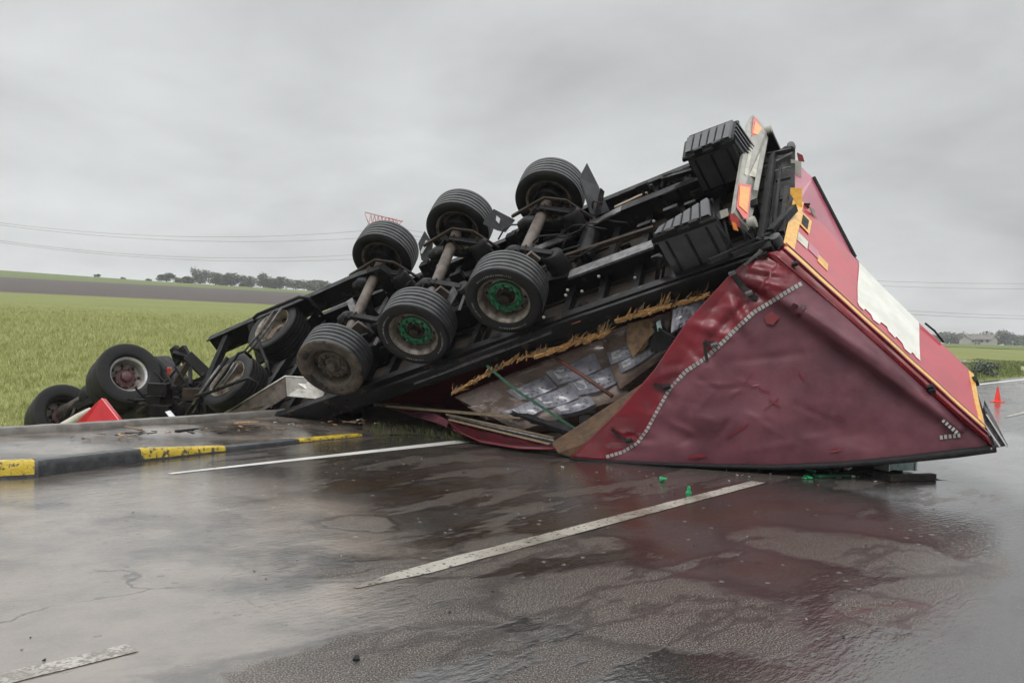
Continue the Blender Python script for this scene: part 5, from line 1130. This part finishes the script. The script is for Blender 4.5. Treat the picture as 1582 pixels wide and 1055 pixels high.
# bent aluminium panel
q = [(344, 640, 12.3), (441, 581, 12.2), (484, 584, 12.2), (502, 606, 12.1), (497, 617, 12.1), (443, 612, 12.2), (428, 622, 12.2), (394, 641, 12.3)]
P_ = [D(*p) for p in q]; root = empty('bent_panel', D(440, 600, 12.2)); tag(root, 'crumpled bare aluminium panel under the muddy trailer wheel', 'metal panel')
inv = root.location
c = MB(); c.slab([p-inv for p in (P_[1], P_[2], P_[3], P_[4], P_[5])], (0, .03, 0)); c.build('bright_face', M['alu'], root, bevel=.004)
c = MB(); c.slab([p-inv for p in (P_[0], P_[1], P_[5], P_[6], P_[7])], (0, .03, 0)); c.build('folded_face', M['brown'], root)
c = MB(); c.tube([P_[0]-inv, P_[1]-inv, P_[2]-inv, P_[3]-inv], .012, 6); c.build('rolled_edge', M['alu'], root, smooth=True)

# ================================================================== tractor unit in the ditch
TC = empty('tractor_unit', (-6.5, 14.9, -.9)); tag(TC, 'black lorry tractor unit overturned in the ditch left of the trailer, twin wheels up', 'lorry')
inv = TC.location
def TD_(u, v, d): return D(u, v, d)-inv
axn = Vector((.55, -.42, .0)); nf = (WC @ Vector((.60, -.36, -.71))).normalized()  # outward normal of the near twin wheel
def twin(c0, n, rimmat, kind):
    rm_ = MB(); rm_.lathe([(.275, .30), (.27, .0), (.262, -.07), (.285, -.10), (.298, -.115), (.305, -.108), (.29, -.08), (.28, -.03)], 44)
    dk_ = MB().lathe([(.275, .135), (.24, .145), (.20, .155), (.10, .155), (.0, .155)], 44)
    o = rm_.build('twin_wheel', rimmat, TC, smooth=40)
    dk_.build('disc', M['rim'], o, smooth=40)
    tyre_mb(.52, .29, .292, 60).build('tyre', [M['tyre'], M['tyre']], o, smooth=50); t2 = tyre_mb(.52, .29, .285, 60).build('tyre', [M['tyre'], M['tyre']], o, smooth=50); t2.location = (0, .33, 0)
    hb = MB(); hb.lathe([(.0, -.04), (.06, -.04), (.085, -.02), (.09, .06), (.15, .08), (.16, .15)], 30)
    for k in range(10):
        a = k*math.pi/5; hb.lathe([(0, .06), (.014, .06), (.02, .07), (.02, .12)], 8, c=(math.cos(a)*.165, 0, math.sin(a)*.165))
    hb.build('hub', M['hubred'], o, smooth=40)
    h = MB()
    for k in range(8):
        a = k*math.pi/4+.2; h.lathe([(0, .135), (.026, .135)], 12, c=(math.cos(a)*.226, 0, math.sin(a)*.226))
    h.build('hand_holes', M['black'], o)  # holes drawn as black discs, their inner shade is painted
    a = Vector((0, -1, 0)); o.matrix_local = Matrix.Translation(c0) @ a.rotation_difference(n).to_matrix().to_4x4(); return o
c0 = TD_(196, 581, 14.7); twin(c0, nf, M['alurim'], 0)
c1_ = TD_(96, 640, 16.0); o = twin(c1_ , nf, M['rimdark'], 1)
ax = MB().tube([c0-nf*.25, c0.lerp(c1_, .45), c1_+nf*.1], [.14, .11, .12], 14).build('axle', M['brown'], TC, smooth=True)
mid = c0.lerp(c1_, .5); MB().lathe([(0, -.2), (.12, -.18), (.21, -.08), (.22, .05), (.15, .17), (0, .2)], 24, c=mid).build('differential', M['black'], TC, smooth=50)
for a, b, w_ in (((122, 628, 15.3), (158, 612, 15.0), .09), ((102, 640, 15.5), (148, 600, 15.2), .07), ((110, 648, 15.3), (128, 610, 15.5), .06), ((92, 650, 15.4), (120, 620, 15.4), .05), ((230, 600, 15.2), (330, 650, 13.6), .22), ((225, 640, 14.9), (320, 610, 14.0), .20), ((180, 640, 15.2), (330, 636, 13.4), .25), ((120, 655, 15.4), (240, 640, 14.8), .24), ((245, 590, 15.0), (262, 650, 14.2), .10), ((262, 615, 14.6), (330, 585, 14.0), .16)):
    c = MB(); c.bar(TD_(*a), TD_(*b), w_, w_*1.2); c.build('frame_member', M['black'], TC, bevel=.01)
c = MB(); c.slab([TD_(222, 552, 15.), TD_(238, 550, 15), TD_(258, 566, 15), TD_(270, 586, 14.9), TD_(262, 610, 14.8), TD_(240, 640, 14.7), TD_(215, 640, 14.7), TD_(222, 600, 14.9)], (.1, .4, 0)); c.build('mudguard_end', M['black'], TC, bevel=.02)
c = MB(); c.box(TD_(262, 572, 14.9)-Vector((.03, .05, .08)), TD_(262, 572, 14.9)+Vector((.03, .05, .05))); c.build('tail_lamp', M['redlens'], TC, bevel=.01)
for i in range(14): c = MB(); a_, b2_ = TD_(hs.uniform(205, 320), hs.uniform(590, 640), 14.4), TD_(hs.uniform(205, 320), hs.uniform(600, 650), 14.0); c.tube([a_, a_.lerp(b2_, .5)+Vector((0, 0, hs.uniform(-.15, .15))), b2_], hs.uniform(.015, .05), 7); c.build('bent_pipe', M['black'] if i % 3 else M['rust'], TC, smooth=True)
for i in range(26):
    p = TD_(hs.uniform(215, 330), hs.uniform(598, 648), hs.uniform(13.6, 15)); s = hs.uniform(.05, .16); c = MB(); c.box(p-Vector((s, s*.5, s*.6)), p+Vector((s, s*.5, s*.6))); c.bar(p, p+Vector((hs.uniform(-.4, .4), hs.uniform(-.2, .2), hs.uniform(-.2, .4))), .035); c.build('chassis_part', M['black'] if i % 5 else M['rust'], TC, bevel=.01)
# red fairing corner and cream panel
c = MB(); c.slab([TD_(105, 664, 12.6), TD_(157, 614, 12.6), TD_(190, 656, 12.4), TD_(170, 672, 12.4), TD_(120, 672, 12.6)], (.02, .1, -.02)); c.build('red_fairing', M['fairing'], TC, bevel=.012)
c = MB(); c.tube([TD_(78, 668, 13.4), TD_(105, 655, 13.3), TD_(122, 644, 13.3), TD_(140, 632, 13.3)], [.05, .07, .06, .03], 12); c.build('cream_cylinder', M['cream'], TC, smooth=True)
c = MB(); c.slab([TD_(255, 636, 13.4), TD_(262, 634, 13.4), TD_(276, 650, 13.2), TD_(268, 652, 13.2)], (0, .03, 0)); c.build('white_strip', M['paper'], TC)
# cab and body hidden below the kerb, lying in the ditch
c = MB(); c.box((-2.4, .3, -.7), (1.6, 2.6, -.18)); c.build('cab_shell', M['fairing'], TC, bevel=.12)
c = MB(); c.box((-1.0, -.6, -.6), (2.6, .6, -.25)); c.build('chassis_frame', M['black'], TC, bevel=.03)

# ================================================================== small things on the road and kerb
p = G(1541, 621); ck = empty('traffic_cone', p); tag(ck, 'small orange-red traffic cone standing on the wet road at the right', 'traffic cone')
s_ = .36/.75
c = MB(); c.lathe([(.19*s_, .0), (.19*s_, .03*s_), (.155*s_, .05*s_), (.028*s_, .74*s_), (.0, .75*s_)], 28, 'z'); c.build('cone_body', M['cone'], ck, smooth=40)
c = MB(); c.box((-.25*s_, -.25*s_, 0), (.25*s_, .25*s_, .035*s_)); c.build('base', M['cone'], ck, bevel=.01)
c = MB(); c.lathe([(.105*s_, .30*s_), (.076*s_, .46*s_)], 28, 'z'); c.build('collar', M['conew'], ck, smooth=True)
for (u, v, rz, lb, up_) in ((1021, 745, .3, 'green plastic cup lying on its side on the wet road, left of the other cup', False), (1064, 762, 0, 'upright green plastic cup standing at the centre dash', True)):
    p = G(u, v); o = empty('plastic_cup', p, rz); tag(o, lb, 'plastic cup')
    c = MB(); c.lathe([(.034, 0), (.034, .02), (.022, .026), (.018, .075), (.012, .08), (0, .08)], 18, 'z'); b_ = c.build('body', M['greencap'], o, smooth=40)
    c = MB(); c.lathe([(.0365, 0.001), (.0365, .012), (.033, .012)], 18, 'z'); f_ = c.build('rim', M['greencap'], o, smooth=40)
    o.scale = (.75, .75, .75)
    if not up_: o.rotation_euler = (math.radians(80), 0, .8); o.location.z += .027
# things squeezed under the roof edge
for (u0, v0, u1, v1, w_, h_2, mt, nm, lb, ct) in ((1372, 744, 1442, 741, .08, .06, 'plank', 'wooden_beam', 'short wet wooden beam sticking out under the low corner of the trailer', 'beam'), (1262, 738, 1312, 737, .07, .03, 'gstrap', 'plastic_sheet', 'dark green plastic piece squashed beneath the curtain', 'plastic piece')):
    A, B = G(u0, v0), G(u1, v1); A.z = B.z = h_2/2+.002; c = MB(); c.bar(A, B, w_, h_2); tag(c.build(nm, M[mt], bevel=.006), lb, ct)
p = G(1394, 730); o = empty('plastic_crate', p, .3); tag(o, 'pale translucent plastic crate crushed under the low trailer corner', 'crate')
c = MB(); c.box((-.16, .0, .02), (.15, .2, .24)); c.build('body', M['glassy'], o, bevel=.01)
c = MB(); c.box((.15, -.012, .015), (.175, .21, .26)); c.box((-.175, -.012, .015), (-.16, .21, .26)); c.build('end_frame', M['paper'], o, bevel=.004)
thing_tube('wire_piece', [(1440, 738, 8.78), (1452, 742, 8.72), (1470, 744, 8.68), (1488, 747, 8.65)], .008, 'strap', 'thin bent wire trailing right of the wooden beam', 'wire')
ds = random.Random(21)
def crumb(name, u, v, s, mt, lb, ct, grp=None, z=.0, long=2.):
    p = G(u, v, z); o = MB(); a = ds.random()*3.1; d = Vector((math.cos(a), math.sin(a), 0))
    o.bar(p-d*s*long/2+Vector((0, 0, s*.3)), p+d*s*long/2+Vector((0, 0, s*.5)), s, s*.4, w2=s*.5); return tag(o.build(name, M[mt], bevel=s*.1), lb, ct, grp)
for i in range(9):
    crumb('green_shard', ds.uniform(1225, 1340), ds.uniform(729, 742), ds.uniform(.02, .05), 'greencap' if i % 3 else 'gstrap', 'green plastic shard under the curtain bottom', 'shard', 'green shards under the curtain')
for i in range(12):
    crumb('dark_shard', ds.uniform(1290, 1400), ds.uniform(726, 744), ds.uniform(.02, .06), 'strap' if i % 4 else 'paper', 'dark crushed fragment beneath the low roof edge', 'fragment', 'fragments beneath the roof edge')
crumb('splinter', 1382, 742, .03, 'pale_wood', 'pale upright splinter beside the crushed crate', 'splinter', None, 0, 5)
for i in range(60):
    u = ds.uniform(100, 590); k = (u-150)/410
    v = ds.uniform(671-22*k, 664-22*k+14); mt_, lb_ = ds.choice((('leafdeb', 'brown'), ('pale_wood', 'pale'), ('wood', 'orange'), ('strap', 'black'), ('leafdeb', 'brown'), ('rust', 'dark brown'))); sd_ = 'left' if u < 290 else ('middle' if u < 420 else 'right'); crumb('wood_splinter', u, v, ds.uniform(.012, .035), mt_, 'small %s splinter on the %s part of the traffic island' % (lb_, sd_), 'splinter', 'splinters scattered on the island', KH, ds.uniform(2, 6))
for u, v, s, mt, lb, lg_ in ((382, 655, .05, 'wood', 'orange split plank piece lying against the back kerb', 6), (205, 664, .05, 'leafdeb', 'long red-brown bark piece on the left of the island', 7), (450, 656, .03, 'glassy', 'small light blue plastic strip on the island', 3), (556, 649, .03, 'paper', 'thin pale lath piece on the island near its end', 6), (290, 668, .07, 'strap', 'black crumpled strip on the island centre', 4), (425, 653, .02, 'paper', 'white paper crumb on the island near the back kerb', 2), (345, 670, .04, 'strap', 'dark clod on the island behind the yellow kerb stone', 3)):
    crumb('litter_piece', u, v, s, mt, lb, 'litter', None, KH, lg_)
for i in range(34):
    u, v = ds.uniform(20, 1540), ds.uniform(755, 1050); lb_ = ('black' if i % 2 else 'grey'); wh_ = ('near the bottom left dash' if u < 330 else 'left of the long centre dash' if u < 620 else 'around the long centre dash' if u < 850 and v < 900 else 'right of the long centre dash' if v < 880 else 'in the bottom middle of the picture' if u < 1100 else 'on the right foreground water')
    crumb('grit_stone', u, v, ds.uniform(.006, .014), 'strap' if i % 2 else 'kerbg', 'tiny %s stone on the wet road %s' % (lb_, wh_), 'stone', 'tiny stones on the wet road', 0, 1.2)
for i in range(46):
    u, v = ds.uniform(600, 1420), ds.gauss(735, 9)
    if v < 716 + (6 if u > 880 else -18): continue
    mt_, lb_ = ds.choice((('glassy', 'pale glassy'), ('leafdeb', 'brown'), ('strap', 'black'), ('paper', 'white'), ('tarpred', 'red'))); wh_ = 'below the wide wooden board' if u < 900 else ('between the board and the green cups' if u < 1020 else ('right of the green cups' if u < 1200 else 'near the crushed crate'))
    crumb('road_fragment', u, v, ds.uniform(.006, .018), mt_, 'tiny %s fragment on the road %s' % (lb_, wh_), 'fragment', 'fragments along the wreck on the road', 0, ds.uniform(1, 3))
crumb('stone', 551, 1020, .03, 'strap', 'dark pebble on the rough wet asphalt at the bottom of the picture', 'stone', None, 0, 1.2)

# ================================================================== rainy air
if HAZE:
    hz = MB(); hz.box((-720, -480, -3.5), (820, 490, 36)); o = hz.build('haze', (lambda m: m)(bpy.data.materials.new('rain_haze'))); m = o.data.materials[0]; m.use_nodes = True
    t = m.node_tree; t.nodes.remove(t.nodes['Principled BSDF']); vv = t.nodes.new('ShaderNodeVolumePrincipled'); vv.inputs['Color'].default_value = (.97, .985, 1.0, 1); vv.inputs['Density'].default_value = .0006; vv.inputs['Anisotropy'].default_value = .2
    t.links.new(vv.outputs[0], t.nodes['Material Output'].inputs['Volume']); tag(o, kind='stuff')
